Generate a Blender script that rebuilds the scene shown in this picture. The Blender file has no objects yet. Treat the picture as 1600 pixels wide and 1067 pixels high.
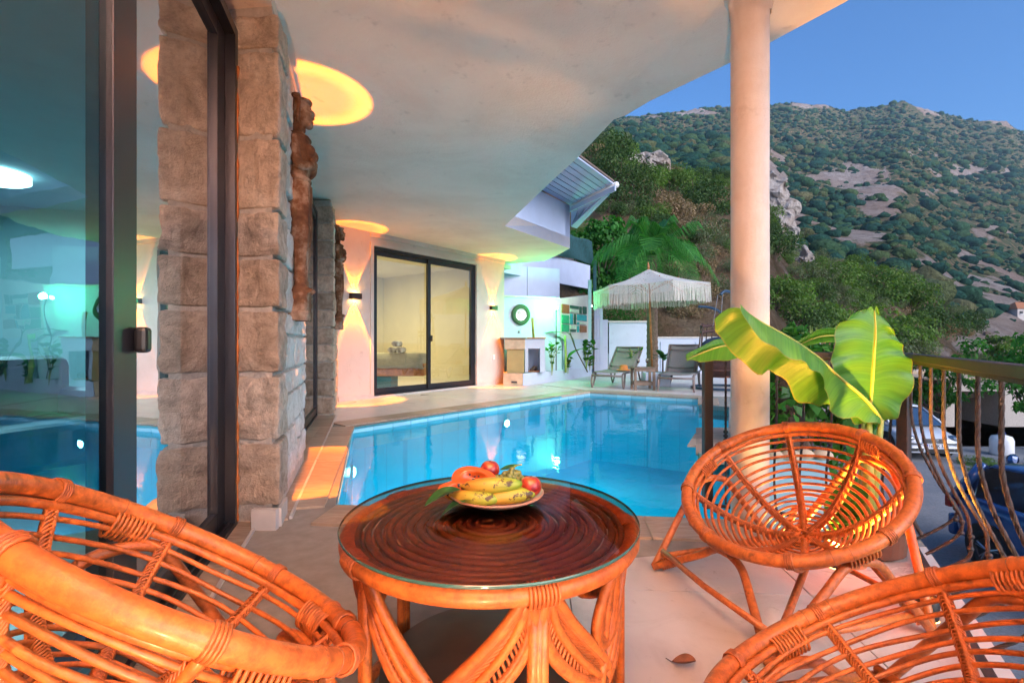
import bpy, bmesh, math, random
import numpy as np
from mathutils import Vector, Matrix, noise
random.seed(7)
S = bpy.context.scene
COL = S.collection
R = math.radians
# ---------------------------------------------------------------- camera, light, exposure
cam = bpy.data.cameras.new('camera'); cam.sensor_width = 36; cam.lens = 17.1; cam.clip_start = .03; cam.clip_end = 6000
co = bpy.data.objects.new('camera', cam); COL.objects.link(co)
co.location = (0, 0, 1.0); co.rotation_euler = (R(90), 0, 0)
S.camera = co
W = bpy.data.worlds.new('World'); S.world = W; W.use_nodes = True
SUN_EL, SUN_AZ = 12.0, 140.0     # azimuth clockwise from +Y
nt = W.node_tree; nt.nodes.clear()
sky = nt.nodes.new('ShaderNodeTexSky'); sky.sky_type = 'NISHITA'; sky.sun_disc = False
sky.sun_elevation = R(SUN_EL); sky.sun_rotation = R(SUN_AZ); sky.altitude = 200; sky.air_density = 1.0; sky.dust_density = 1.0; sky.ozone_density = 6.5
bg = nt.nodes.new('ShaderNodeBackground'); bg.inputs[1].default_value = .11
wo = nt.nodes.new('ShaderNodeOutputWorld')
nt.links.new(sky.outputs[0], bg.inputs[0]); nt.links.new(bg.outputs[0], wo.inputs[0])
sl = bpy.data.lights.new('sun', 'SUN'); sl.energy = 1.8; sl.angle = R(50); sl.color = (1, .90, .86)
so = bpy.data.objects.new('sun', sl); COL.objects.link(so)
sd = Vector((math.sin(R(SUN_AZ))*math.cos(R(24)), math.cos(R(SUN_AZ))*math.cos(R(24)), math.sin(R(24))))
so.rotation_euler = sd.to_track_quat('Z', 'Y').to_euler()
S.view_settings.view_transform = 'Standard'; S.view_settings.look = 'None'
S.view_settings.gamma = 1; S.view_settings.use_curve_mapping = False
S.view_settings.exposure = 1.62
S.render.engine = 'CYCLES'
cy = S.cycles; cy.use_denoising = True; cy.max_bounces = 10; cy.diffuse_bounces = 4; cy.glossy_bounces = 4
cy.transparent_max_bounces = 24; cy.transmission_bounces = 4; cy.sample_clamp_indirect = 6; cy.caustics_reflective = False; cy.caustics_refractive = False
try: cy.denoiser = 'OPENIMAGEDENOISE'
except Exception: pass

# ---------------------------------------------------------------- helpers
def tag(o, label=None, cat=None, group=None, kind=None):
    if label: o['label'] = label
    if cat: o['category'] = cat
    if group: o['group'] = group
    if kind: o['kind'] = kind
    return o
def thing(name, label, cat, loc=(0, 0, 0), rz=0, group=None):
    o = bpy.data.objects.new(name, None); COL.objects.link(o)
    o.location = loc; o.rotation_euler = (0, 0, rz); o.empty_display_size = .1
    return tag(o, label, cat, group)
class MB:
    def __init__(s): s.v = []; s.f = []; s.n = 0
    def add(s, v, f):
        b = s.n
        s.v.extend(tuple(map(float, p)) for p in v); s.f.extend(tuple(b+i for i in q) for q in f); s.n += len(v); return s
    def box(s, c, d, rot=None, rz=0):
        x, y, z = d[0]/2, d[1]/2, d[2]/2
        P = [Vector(p) for p in ((-x,-y,-z),(x,-y,-z),(x,y,-z),(-x,y,-z),(-x,-y,z),(x,-y,z),(x,y,z),(-x,y,z))]
        M = rot if rot is not None else Matrix.Rotation(rz, 3, 'Z')
        c = Vector(c)
        return s.add([c + M @ p for p in P], [(0,3,2,1),(4,5,6,7),(0,1,5,4),(1,2,6,5),(2,3,7,6),(3,0,4,7)])
    def prism(s, poly, z0, z1):
        n = len(poly)
        a = sum(poly[i][0]*poly[(i+1) % n][1]-poly[(i+1) % n][0]*poly[i][1] for i in range(n))
        if a < 0: poly = poly[::-1]
        v = [(p[0], p[1], z0) for p in poly]+[(p[0], p[1], z1) for p in poly]
        return s.add(v, [tuple(range(n-1, -1, -1)), tuple(range(n, 2*n))]+[(i, (i+1) % n, n+(i+1) % n, n+i) for i in range(n)])
    def tube(s, pts, r, k=8, closed=False, caps=True):
        P = [Vector(p) for p in pts]; n = len(P)
        rr = r if hasattr(r, '__len__') else [r]*n
        T = []
        for i in range(n):
            if closed: t = P[(i+1) % n]-P[i-1]
            else: t = P[min(i+1, n-1)]-P[max(i-1, 0)]
            T.append(t.normalized() if t.length > 1e-9 else Vector((0, 0, 1)))
        u = T[0].orthogonal().normalized(); V = []
        us = []
        for i in range(n):
            u = u - T[i]*u.dot(T[i])
            u = u.normalized() if u.length > 1e-6 else T[i].orthogonal().normalized()
            us.append(u.copy())
        if closed:  # untwist
            w = T[0].cross(us[0]); e = us[-1] - T[0]*us[-1].dot(T[0])
            ang = math.atan2(e.dot(w), e.dot(us[0]))
            us = [(Matrix.Rotation(-ang*i/n, 3, T[i]) @ us[i]) for i in range(n)]
        for i in range(n):
            w = T[i].cross(us[i])
            for j in range(k):
                a = 2*math.pi*j/k
                V.append(P[i] + (us[i]*math.cos(a)+w*math.sin(a))*rr[i])
        F = []
        m = n if closed else n-1
        for i in range(m):
            i2 = (i+1) % n
            for j in range(k):
                j2 = (j+1) % k
                F.append((i*k+j, i*k+j2, i2*k+j2, i2*k+j))
        if not closed and caps:
            F.append(tuple(range(k-1, -1, -1))); F.append(tuple((n-1)*k+j for j in range(k)))
        return s.add(V, F)
    def lathe(s, prof, c=(0, 0, 0), k=24, sx=1, sy=1, caps=True):
        V = []; F = []
        for (r, z) in prof:
            for j in range(k):
                a = 2*math.pi*j/k; V.append((c[0]+r*math.cos(a)*sx, c[1]+r*math.sin(a)*sy, c[2]+z))
        for i in range(len(prof)-1):
            for j in range(k):
                j2 = (j+1) % k; F.append((i*k+j, i*k+j2, (i+1)*k+j2, (i+1)*k+j))
        if caps:
            F.append(tuple(range(k-1, -1, -1))); F.append(tuple((len(prof)-1)*k+j for j in range(k)))
        return s.add(V, F)
    def blob(s, c, d, rot=None, u=14, v=9, fn=None):
        V = []; F = []; M = rot if rot is not None else Matrix.Identity(3)
        c = Vector(c)
        for i in range(v+1):
            t = math.pi*i/v
            for j in range(u):
                a = 2*math.pi*j/u
                p = Vector((math.sin(t)*math.cos(a), math.sin(t)*math.sin(a), math.cos(t)))
                q = fn(p) if fn else p
                V.append(c + M @ Vector((q[0]*d[0], q[1]*d[1], q[2]*d[2])))
        for i in range(v):
            for j in range(u):
                j2 = (j+1) % u; F.append((i*u+j, (i+1)*u+j, (i+1)*u+j2, i*u+j2))
        return s.add(V, F)
    def grid(s, fn, nu, nv):
        V = [fn(i/nu, j/nv) for j in range(nv+1) for i in range(nu+1)]
        return s.add(V, [(j*(nu+1)+i, j*(nu+1)+i+1, (j+1)*(nu+1)+i+1, (j+1)*(nu+1)+i) for j in range(nv) for i in range(nu)])
    def mesh(s, name, m=None, smooth=False):
        me = bpy.data.meshes.new(name); me.from_pydata(s.v, [], s.f); me.validate(); me.update()
        if m: me.materials.append(m)
        if smooth: me.polygons.foreach_set('use_smooth', [True]*len(me.polygons))
        return me
    def build(s, name, m=None, parent=None, smooth=False, **kw):
        return link(name, s.mesh(name, m, smooth), parent, **kw)
def link(name, me, parent=None, loc=None, rz=None, label=None, cat=None, group=None, kind=None, bevel=0, thick=0, sub=0):
    o = bpy.data.objects.new(name, me); COL.objects.link(o)
    if parent: o.parent = parent
    if loc is not None: o.location = loc
    if rz is not None: o.rotation_euler = (0, 0, rz)
    if thick:
        md = o.modifiers.new('thick', 'SOLIDIFY'); md.thickness = thick; md.offset = 0
    if bevel:
        md = o.modifiers.new('bevel', 'BEVEL'); md.width = bevel; md.segments = 2; md.limit_method = 'ANGLE'; md.angle_limit = R(40)
    if sub:
        md = o.modifiers.new('sub', 'SUBSURF'); md.levels = sub; md.render_levels = sub
    return tag(o, label, cat, group, kind)
def npmesh(name, V, F, m, smooth=False):
    """V (n,3), F (k,3|4) numpy arrays, quick build"""
    me = bpy.data.meshes.new(name); k = F.shape[1]
    me.vertices.add(len(V)); me.vertices.foreach_set('co', V.astype(np.float32).ravel())
    me.loops.add(F.size); me.loops.foreach_set('vertex_index', F.astype(np.int32).ravel())
    me.polygons.add(len(F)); me.polygons.foreach_set('loop_start', np.arange(0, F.size, k, dtype=np.int32))
    me.polygons.foreach_set('loop_total', np.full(len(F), k, dtype=np.int32))
    if smooth: me.polygons.foreach_set('use_smooth', np.ones(len(F), dtype=bool))
    me.update(calc_edges=True); me.materials.append(m); return me
def copy_tree(o, parent=None):
    c = o.copy(); COL.objects.link(c)
    if parent: c.parent = parent
    for ch in list(o.children): copy_tree(ch, c)
    return c
def at(x, y, Y): return Vector(((x-800)/760*Y, Y, 1+(533-y)/760*Y))
def spline(pts, n):
    """Catmull-Rom through pts"""
    P = [Vector(p) for p in pts]; out = []
    m = len(P)-1
    for i in range(n+1):
        t = i/n*m; k = min(int(t), m-1); f = t-k
        p0 = P[max(k-1, 0)]; p1 = P[k]; p2 = P[k+1]; p3 = P[min(k+2, m)]
        out.append(.5*((2*p1)+(p2-p0)*f+(2*p0-5*p1+4*p2-p3)*f*f+(3*p1-p0-3*p2+p3)*f**3))
    return out

# ---------------------------------------------------------------- materials
class NT:
    def __init__(s, name):
        s.m = bpy.data.materials.new(name); s.m.use_nodes = True; s.t = s.m.node_tree; s.t.nodes.clear()
        s.out = s.n('OutputMaterial')
    def n(s, t, **kw):
        x = s.t.nodes.new('ShaderNode'+t)
        for k, v in kw.items():
            if isinstance(v, tuple) and k.startswith('i'): pass
            setattr(x, k, v)
        return x
    def l(s, a, b): s.t.links.new(a, b)
    def coords(s, kind='Object', scale=(1, 1, 1), rot=(0, 0, 0)):
        tc = s.n('TexCoord'); mp = s.n('Mapping'); mp.inputs['Scale'].default_value = scale; mp.inputs['Rotation'].default_value = rot
        s.l(tc.outputs[kind], mp.inputs[0]); return mp.outputs[0]
    def noise(s, vec, scale, det=4, rough=.55, dist=0):
        x = s.n('TexNoise'); x.inputs['Scale'].default_value = scale; x.inputs['Detail'].default_value = det
        x.inputs['Roughness'].default_value = rough; x.inputs['Distortion'].default_value = dist
        if vec is not None: s.l(vec, x.inputs['Vector'])
        return x.outputs['Fac']
    def ramp(s, fac, stops):
        x = s.n('ValToRGB'); e = x.color_ramp.elements
        while len(e) < len(stops): e.new(.5)
        for k, (p, c) in enumerate(stops):
            e[k].position = p; e[k].color = (*c, 1) if len(c) == 3 else c
        s.l(fac, x.inputs[0]); return x.outputs[0]
    def mix(s, fac, a, b, bt='MIX'):
        x = s.n('MixRGB', blend_type=bt)
        for i, v in ((0, fac), (1, a), (2, b)):
            if hasattr(v, 'links'): s.l(v, x.inputs[i])
            elif i == 0: x.inputs[0].default_value = v
            else: x.inputs[i].default_value = (*v, 1)
        return x.outputs[0]
    def math(s, op, a, b=0.):
        x = s.n('Math', operation=op)
        for i, v in enumerate((a, b)):
            if hasattr(v, 'links'): s.l(v, x.inputs[i])
            else: x.inputs[i].default_value = v
        return x.outputs[0]
    def bump(s, h, strength=.3, dist=.01, nrm=None):
        x = s.n('Bump'); x.inputs['Strength'].default_value = strength; x.inputs['Distance'].default_value = dist
        s.l(h, x.inputs['Height'])
        if nrm: s.l(nrm, x.inputs['Normal'])
        return x.outputs[0]
    def bsdf(s, col, rough=.6, metal=0, nrm=None, spec=.5, coat=0, trans=None, sss=0):
        p = s.n('BsdfPrincipled')
        def put(i, v):
            if hasattr(v, 'links'): s.l(v, p.inputs[i])
            elif isinstance(v, (tuple, list)): p.inputs[i].default_value = (*v, 1)
            else: p.inputs[i].default_value = v
        put('Base Color', col); put('Roughness', rough); put('Metallic', metal); put('Specular IOR Level', spec)
        if coat: put('Coat Weight', coat); p.inputs['Coat Roughness'].default_value = .15
        if nrm: s.l(nrm, p.inputs['Normal'])
        sh = p.outputs[0]
        if trans:
            t = s.n('BsdfTranslucent')
            if hasattr(trans[1], 'links'): s.l(trans[1], t.inputs[0])
            else: t.inputs[0].default_value = (*trans[1], 1)
            mx = s.n('MixShader'); mx.inputs[0].default_value = trans[0]; s.l(sh, mx.inputs[1]); s.l(t.outputs[0], mx.inputs[2]); sh = mx.outputs[0]
        s.l(sh, s.out.inputs[0]); return s.m
def plain(name, col, rough=.6, metal=0, var=.25, scale=6, bump=.15, coat=0, bd=.004):
    t = NT(name); v = t.coords(); f = t.noise(v, scale, 5)
    lo = tuple(c*(1-var) for c in col); hi = tuple(min(1, c*(1+var)) for c in col)
    c = t.ramp(f, [(.3, lo), (.7, hi)])
    b = t.bump(t.noise(v, scale*8, 3), bump, bd)
    return t.bsdf(c, rough, metal, b, coat=coat)
def emit(name, col, st):
    t = NT(name); e = t.n('Emission'); e.inputs[0].default_value = (*col, 1); e.inputs[1].default_value = st
    t.l(e.outputs[0], t.out.inputs[0]); return t.m
def glass(name, tint, refl, ripple=0, scale=3, rcol=(1, 1, 1), rough=0., ior=1.4):
    t = NT(name); tr = t.n('BsdfTransparent'); tr.inputs[0].default_value = (*tint, 1)
    g = t.n('BsdfGlossy'); g.inputs[0].default_value = (*rcol, 1); g.inputs[1].default_value = rough
    fr = t.n('Fresnel'); fr.inputs[0].default_value = ior
    if ripple:
        v = t.coords('Object'); b = t.bump(t.noise(v, scale, 3, .5, .4), ripple, .05)
        t.l(b, g.inputs['Normal'])
    mx = t.n('MixShader')
    f = t.math('ADD', fr.outputs[0], refl); f2 = t.n('Clamp'); t.l(f, f2.inputs[0])
    t.l(f2.outputs[0], mx.inputs[0]); t.l(tr.outputs[0], mx.inputs[1]); t.l(g.outputs[0], mx.inputs[2])
    t.l(mx.outputs[0], t.out.inputs[0]); return t.m
def rattan(name, a, b, c):
    t = NT(name); v = t.coords('Object'); f = t.noise(v, 3.5, 4, .6); g = t.noise(t.coords('Object', (1, 1, 1)), 45, 4, .7)
    oi = t.n('ObjectInfo')
    col = t.ramp(f, [(.25, a), (.5, b), (.78, c)])
    col = t.mix(t.ramp(g, [(.35, (.55,)*3), (.6, (1,)*3)]), (.0, .0, .0), col, 'MIX')
    sp = t.noise(v, 26, 2, .5)
    col = t.mix(t.ramp(sp, [(.68, (0,)*3), (.76, (.75,)*3)]), col, tuple(x*.22 for x in a))
    br = t.math('ADD', t.math('MULTIPLY', oi.outputs['Random'], .35), .8)
    hs = t.n('HueSaturation'); t.l(br, hs.inputs['Value']); t.l(col, hs.inputs['Color'])
    return t.bsdf(hs.outputs[0], t.ramp(f, [(.3, (.62,)*3), (.7, (.36,)*3)]), 0, t.bump(g, .5, .003), coat=.10)
def leafmat(name, cols, tr=.4, rough=.5, veins=0):
    t = NT(name); g = t.n('NewGeometry'); oi = t.n('ObjectInfo')
    f = t.math('FRACT', t.math('ADD', g.outputs['Random Per Island'], oi.outputs['Random']))
    n_ = len(cols)
    c = t.ramp(f, [(i/max(1, n_-1), col) for i, col in enumerate(cols)])
    cl = t.noise(t.coords('Object'), 1.2, 3)
    c = t.mix(t.ramp(cl, [(.3, (.5,)*3), (.7, (1.,)*3)]), (.0, .0, .0), c)
    return t.bsdf(c, rough, 0, None, .3, trans=(tr, t.mix(1., c, (1.3, 1.5, .6), 'MULTIPLY')))
M = {}
def mats():
    # plaster
    def plaster(name, col, stain, sc=1.3, bump=.35):
        t = NT(name); v = t.coords(); f = t.noise(v, sc, 6, .65, .4); g = t.noise(v, 55, 4, .7); h = t.noise(t.coords('Object', (1, 1, 1)), 7, 6, .7)
        c = t.mix(t.ramp(f, [(.42, (0,)*3), (.75, (.7,)*3)]), col, stain)
        c = t.mix(t.ramp(h, [(.60, (0,)*3), (.72, (.35,)*3)]), c, tuple(x*.6 for x in stain))
        nb = t.bump(t.math('ADD', g, t.math('MULTIPLY', h, .8)), bump, .006)
        return t.bsdf(c, .85, 0, nb, .2)
    M['ceiling'] = plaster('ceiling plaster', (.84, .71, .61), (.68, .53, .43), 1.1, .9)
    M['plaster'] = plaster('white wall plaster', (.62, .56, .53), (.50, .43, .39), 1.6, .6)
    M['column'] = plaster('column plaster', (.64, .58, .54), (.50, .39, .31), 2.5, .4)
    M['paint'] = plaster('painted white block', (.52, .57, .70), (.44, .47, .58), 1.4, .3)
    M['ledge'] = plaster('pale blue paint', (.38, .62, .68), (.30, .50, .58), 2, .2)
    # stone
    t = NT('rough stone'); v = t.coords(); oi = t.n('ObjectInfo')
    f = t.noise(v, 5, 8, .7, .6); g = t.noise(v, 22, 8, .75); cr = t.n('TexVoronoi', feature='DISTANCE_TO_EDGE'); cr.inputs['Scale'].default_value = 6
    vd = t.n('VectorMath', operation='ADD'); t.l(v, vd.inputs[0]); nz = t.n('TexNoise'); nz.inputs['Scale'].default_value = 4; nz.inputs['Detail'].default_value = 5; t.l(v, nz.inputs['Vector']); t.l(nz.outputs['Color'], vd.inputs[1]); t.l(vd.outputs[0], cr.inputs['Vector'])
    c = t.ramp(f, [(.28, (.32, .24, .18)), (.5, (.60, .47, .37)), (.75, (.78, .67, .57))])
    c = t.mix(t.ramp(g, [(.32, (.6,)*3), (.55, (1,)*3)]), (.12, .09, .075), c)
    c = t.mix(t.ramp(cr.outputs[0], [(0, (.22,)*3), (.02, (0,)*3)]), c, (.14, .11, .10))
    hs = t.n('HueSaturation'); t.l(t.math('ADD', t.math('MULTIPLY', oi.outputs['Random'], .45), .8), hs.inputs['Value']); t.l(c, hs.inputs['Color'])
    hgt = t.math('ADD', t.math('MULTIPLY', f, 1.5), t.math('ADD', g, t.math('MULTIPLY', t.math('MINIMUM', cr.outputs[0], .03), 3)))
    M['stone'] = t.bsdf(hs.outputs[0], .9, 0, t.bump(hgt, .9, .022), .2)
    t = NT('limewashed stone'); v = t.coords(); f = t.noise(v, 6, 8, .75, .6); g = t.noise(v, 26, 8, .75)
    c = t.ramp(f, [(.3, (.46, .38, .32)), (.5, (.70, .62, .56)), (.7, (.84, .78, .73))]); c = t.mix(t.ramp(g, [(.30, (.7,)*3), (.5, (1,)*3)]), (.22, .18, .15), c)
    M['stonepale'] = t.bsdf(c, .9, 0, t.bump(t.math('ADD', f, g), .8, .018), .2)
    t = NT('mortar'); v = t.coords(); g = t.noise(v, 18, 6, .7)
    M['mortar'] = t.bsdf(t.ramp(g, [(.3, (.42, .37, .33)), (.7, (.62, .56, .51))]), .95, 0, t.bump(g, .8, .02), .1)
    # floors
    t = NT('pale terrace floor'); v = t.coords(); f = t.noise(v, 1.6, 6, .6, .6); g = t.noise(v, 60, 3)
    c = t.ramp(f, [(.3, (.56, .51, .48)), (.7, (.70, .65, .62))])
    sp = t.noise(v, 14, 4, .7); c = t.mix(t.ramp(sp, [(.62, (0,)*3), (.73, (.5,)*3)]), c, (.3, .22, .17)); c = t.mix(t.ramp(t.noise(v, 3.2, 7, .7, 1.2), [(.5, (0,)*3), (.68, (.4,)*3)]), c, (.40, .33, .29))
    M['floor'] = t.bsdf(c, t.ramp(f, [(.3, (.25,)*3), (.7, (.45,)*3)]), 0, t.bump(g, .12, .002))
    t = NT('travertine'); oi = t.n('ObjectInfo'); v = t.coords('Object', (1.5, 9, 9)); f = t.noise(v, 3, 6, .65, 1.2); h = t.noise(t.coords(), 2.2, 4)
    c = t.ramp(f, [(.25, (.27, .19, .13)), (.5, (.42, .32, .24)), (.75, (.55, .45, .36))])
    c = t.mix(t.ramp(h, [(.35, (.75,)*3), (.65, (1,)*3)]), (.2, .14, .1), c)
    hs = t.n('HueSaturation'); t.l(t.math('ADD', t.math('MULTIPLY', oi.outputs['Random'], .4), .8), hs.inputs['Value']); t.l(c, hs.inputs['Color'])
    M['trav'] = t.bsdf(hs.outputs[0], .45, 0, t.bump(f, .25, .004))
    M['grout'] = plain('pale grout', (.26, .24, .22), .9, var=.15, scale=12)
    M['skirt'] = plain('white marble skirting', (.56, .52, .50), .4, var=.12, scale=6)
    t = NT('pool tile'); oi = t.n('ObjectInfo')
    hs = t.n('HueSaturation'); hs.inputs['Color'].default_value = (.34, .62, .72, 1); t.l(t.math('ADD', t.math('MULTIPLY', oi.outputs['Random'], .25), .9), hs.inputs['Value'])
    M['pooltile'] = t.bsdf(hs.outputs[0], .2, 0, None)
    t = NT('pool lining'); v = t.coords(); br = t.n('TexBrick'); br.offset = 0; br.inputs['Scale'].default_value = 1; br.inputs['Brick Width'].default_value = .3; br.inputs['Row Height'].default_value = .3; br.inputs['Mortar Size'].default_value = .006
    for i, c in ((1, (.010, .58, .74, 1)), (2, (.012, .60, .76, 1)), (3, (.010, .47, .64, 1))): br.inputs[i].default_value = c
    t.l(t.coords('Object', (1, 1, 1), (0, 0, R(-40))), br.inputs[0])
    M['pool'] = t.bsdf(br.outputs[0], .4, 0, None)
    # water
    t = NT('pool water'); tr = t.n('BsdfTransparent'); tr.inputs[0].default_value = (.30, .90, 1, 1)
    g = t.n('BsdfGlossy'); g.inputs[1].default_value = .015; fr = t.n('Fresnel'); fr.inputs[0].default_value = 1.13
    b = t.bump(t.noise(t.coords('Object'), 5, 3, .5, .3), .05, .05); t.l(b, g.inputs['Normal']); t.l(b, fr.inputs['Normal'])
    mx = t.n('MixShader'); t.l(fr.outputs[0], mx.inputs[0]); t.l(tr.outputs[0], mx.inputs[1]); t.l(g.outputs[0], mx.inputs[2]); t.l(mx.outputs[0], t.out.inputs[0])
    M['water'] = t.m
    M['rattan'] = rattan('honey rattan', (.40, .092, .015), (.58, .145, .024), (.70, .24, .055))
    M['rattan_red'] = rattan('red brown rattan', (.30, .07, .014), (.46, .115, .024), (.56, .18, .045))
    M['ring'] = rattan('dark table ring', (.14, .040, .014), (.23, .068, .022), (.34, .12, .04))
    M['rattan_dark'] = rattan('dark lashing', (.20, .05, .012), (.32, .09, .02), (.42, .14, .035))
    M['frame'] = plain('anthracite aluminium', (.035, .034, .042), .35, .6, .15, 4, .02)
    M['black'] = plain('black plastic', (.012, .012, .014), .4, 0, .2, 10, .02)
    M['glass_sliding'] = glass('sliding pane glass', (.50, .82, .90), .12, .02, 2.5, (.50, .72, .85))
    M['glass_fixed'] = glass('fixed pane glass', (.45, .55, .58), .60, .010, 2.5, (.86, .92, 1))
    M['glass_clear'] = glass('clear window glass', (.95, .93, .80), .10)
    M['glass_dark'] = glass('dark window glass', (.10, .16, .18), .25)
    M['glass_table'] = glass('smoked table glass', (.62, .46, .38), .0, ior=1.18)
    t = NT('green glass edge'); M['glass_edge'] = t.bsdf((.03, .10, .09), .1, 0, None, .8)
    M['mirror'] = NT('mirror').bsdf((.75, .8, .85), .02, 1)
    M['iron'] = None
    t = NT('rusty wrought iron'); v = t.coords(); f = t.noise(v, 16, 6, .7); g = t.noise(v, 70, 3)
    c = t.ramp(f, [(.45, (.022, .018, .018)), (.60, (.045, .024, .018)), (.78, (.13, .045, .018))])
    M['iron'] = t.bsdf(c, .6, .0, t.bump(g, .4, .004))
    M['rail'] = plain('painted brown rail', (.020, .015, .013), .55, .0, .5, 8, .1)
    M['wood'] = plain('honey wood', (.42, .17, .05), .5, 0, .3, 12, .2)
    M['woodbrown'] = plain('brown plastic wood', (.22, .15, .11), .5, 0, .15, 12, .1)
    M['tau'] = plain('taupe frame', (.20, .16, .15), .45, 0, .12, 5, .05)
    M['mesh'] = plain('taupe sling fabric', (.23, .20, .20), .8, 0, .08, 30, .2)
    M['fabric_dark'] = plain('dark fabric', (.05, .055, .06), .9, 0, .2, 20, .3)
    M['cream'] = plain('cream macrame', (.66, .62, .55), .9, 0, .1, 30, .3)
    M['cloth_green'] = plain('dark green shade cloth', (.015, .07, .08), .9, 0, .3, 10, .3)
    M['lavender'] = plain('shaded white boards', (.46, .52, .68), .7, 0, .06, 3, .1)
    M['statue'] = None
    t = NT('weathered carved wood'); v = t.coords(); f = t.noise(v, 6, 6, .65); g = t.noise(v, 60, 4)
    c = t.ramp(f, [(.36, (.09, .036, .02)), (.50, (.18, .08, .04)), (.66, (.42, .28, .20))])
    M['statue'] = t.bsdf(c, .85, 0, t.bump(t.math('ADD', g, f), .5, .005), .2)
    M['sand'] = plain('beige stone block', (.50, .38, .26), .85, 0, .2, 5, .4)
    M['terracotta'] = plain('terracotta', (.42, .16, .07), .8, 0, .2, 9, .2)
    M['soil'] = plain('dark soil', (.05, .035, .025), 1, 0, .5, 18, .6)
    M['white'] = plain('white enamel', (.78, .78, .78), .35, 0, .04, 4, .02)
    M['towel'] = plain('white towel', (.70, .68, .64), .95, 0, .05, 30, .5)
    M['linen'] = plain('grey linen cover', (.36, .35, .29), .9, 0, .1, 20, .3)
    M['teal'] = plain('teal armchair', (.03, .14, .17), .5, 0, .15, 4, .1)
    M['steel'] = plain('brushed steel', (.40, .40, .42), .3, .9, .1, 6, .03)
    M['bluepipe'] = plain('blue grey tube', (.05, .10, .16), .35, .4, .2, 6, .05)
    M['wicker'] = plain('brown wicker', (.075, .035, .03), .6, 0, .3, 30, .3)
    M['soil_road'] = None
    t = NT('dusty gravel yard'); v = t.coords(); f = t.noise(v, .7, 6, .7); g = t.noise(v, 22, 5, .8)
    c = t.ramp(f, [(.3, (.20, .22, .25)), (.7, (.33, .33, .34))]); c = t.mix(t.ramp(g, [(.35, (.55,)*3), (.6, (1,)*3)]), (.10, .10, .11), c)
    M['yard'] = t.bsdf(c, .95, 0, t.bump(g, .6, .03), .1)
    M['carwhite'] = plain('white car paint', (.62, .66, .72), .2, 0, .03, 2, 0, 1)
    M['carblue'] = plain('blue car paint', (.015, .085, .27), .2, .3, .1, 2, 0, 1)
    M['rubber'] = plain('tyre rubber', (.02, .02, .022), .8, 0, .2, 20, .2)
    M['alloy'] = plain('alloy rim', (.55, .56, .6), .25, .9, .05, 5, 0)
    M['cglass'] = glass('car glass', (.10, .22, .32), .35)
    M['headlamp'] = glass('headlamp lens', (.7, .75, .8), .25)
    M['plate'] = plain('number plate', (.72, .74, .8), .4, 0, .02, 5, 0)
    M['ink'] = plain('black lettering', (.02, .02, .03), .5, 0, 0, 5, 0)
    M['blue'] = plain('blue plate band', (.02, .07, .5), .4, 0, .02, 5, 0)
    M['red'] = plain('red lens', (.45, .02, .02), .3, 0, .02, 5, 0)
    M['amber'] = emit('warm lamp', (1, .50, .13), 45)
    M['lampgreen'] = emit('green lamp', (.25, 1, .50), 22)
    M['lampwhite'] = emit('white lamp', (.75, .97, 1), 5)
    M['lamppool'] = emit('pool lamp', (.75, .97, 1), 26)
    M['sconce'] = plain('dark bronze sconce', (.06, .03, .02), .4, .5, .2, 9, .05)
    # vegetation
    M['scrub'] = leafmat('mountain scrub', [(.010, .035, .028), (.018, .055, .035), (.030, .075, .035), (.055, .095, .035), (.02, .05, .03)], .15, .9)
    M['bush_dark'] = leafmat('dark bush leaves', [(.05, .12, .035), (.09, .17, .05), (.14, .22, .07)], .3, .7)
    M['bush_mid'] = leafmat('mid green bush leaves', [(.10, .22, .04), (.16, .29, .06), (.24, .33, .09)], .35, .7)
    M['bush_olive'] = leafmat('grey olive bush leaves', [(.17, .22, .11), (.25, .27, .16), (.20, .29, .12)], .3, .8)
    M['bush_dry'] = leafmat('dry straw bush', [(.34, .22, .12), (.48, .33, .20), (.27, .21, .11)], .2, .9)
    M['fig'] = leafmat('fig leaves', [(.03, .17, .025), (.06, .24, .035), (.08, .30, .05)], .35, .5)
    M['palm'] = leafmat('palm fronds', [(.04, .20, .04), (.07, .28, .05), (.11, .34, .07)], .35, .5)
    M['vine'] = leafmat('bright vine leaves', [(.03, .15, .02), (.06, .25, .03), (.10, .32, .05)], .4, .45)
    M['bark'] = plain('rough bark', (.16, .11, .08), .95, 0, .4, 20, .8, 0, .02)
    M['barkdark'] = plain('fibrous trunk', (.11, .07, .05), .95, 0, .5, 14, .9, 0, .02)
    def banana(name, a, b, rib):
        t = NT(name); uv = t.coords('UV', (1, 1, 1)); sx = t.n('SeparateXYZ'); t.l(uv, sx.inputs[0])
        w = t.noise(t.coords('UV', (.6, 90, 1)), 1, 3, .6); w2 = t.noise(t.coords('UV', (1, 6, 1)), 1, 3, .6)
        c = t.ramp(w, [(.3, a), (.7, b)]); c = t.mix(t.ramp(w2, [(.4, (0,)*3), (.7, (.35,)*3)]), c, (.16, .30, .03))
        d = t.math('ABSOLUTE', t.math('SUBTRACT', sx.outputs[0], .5))
        c = t.mix(t.ramp(d, [(.012, (1,)*3), (.03, (0,)*3)]), c, rib)
        c = t.mix(t.ramp(d, [(.482, (0,)*3), (.496, (.7,)*3)]), c, (.22, .20, .05))
        return t.bsdf(c, .38, 0, t.bump(w, .35, .006), .4, trans=(.42, t.mix(1., c, (1.9, 1.6, .35), 'MULTIPLY')))
    M['banana'] = banana('banana leaf', (.045, .19, .03), (.08, .28, .04), (.25, .42, .10))
    M['bananastem'] = plain('banana stem', (.30, .34, .07), .5, 0, .3, 8, .2)
    M['haze'] = None
mats()
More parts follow.
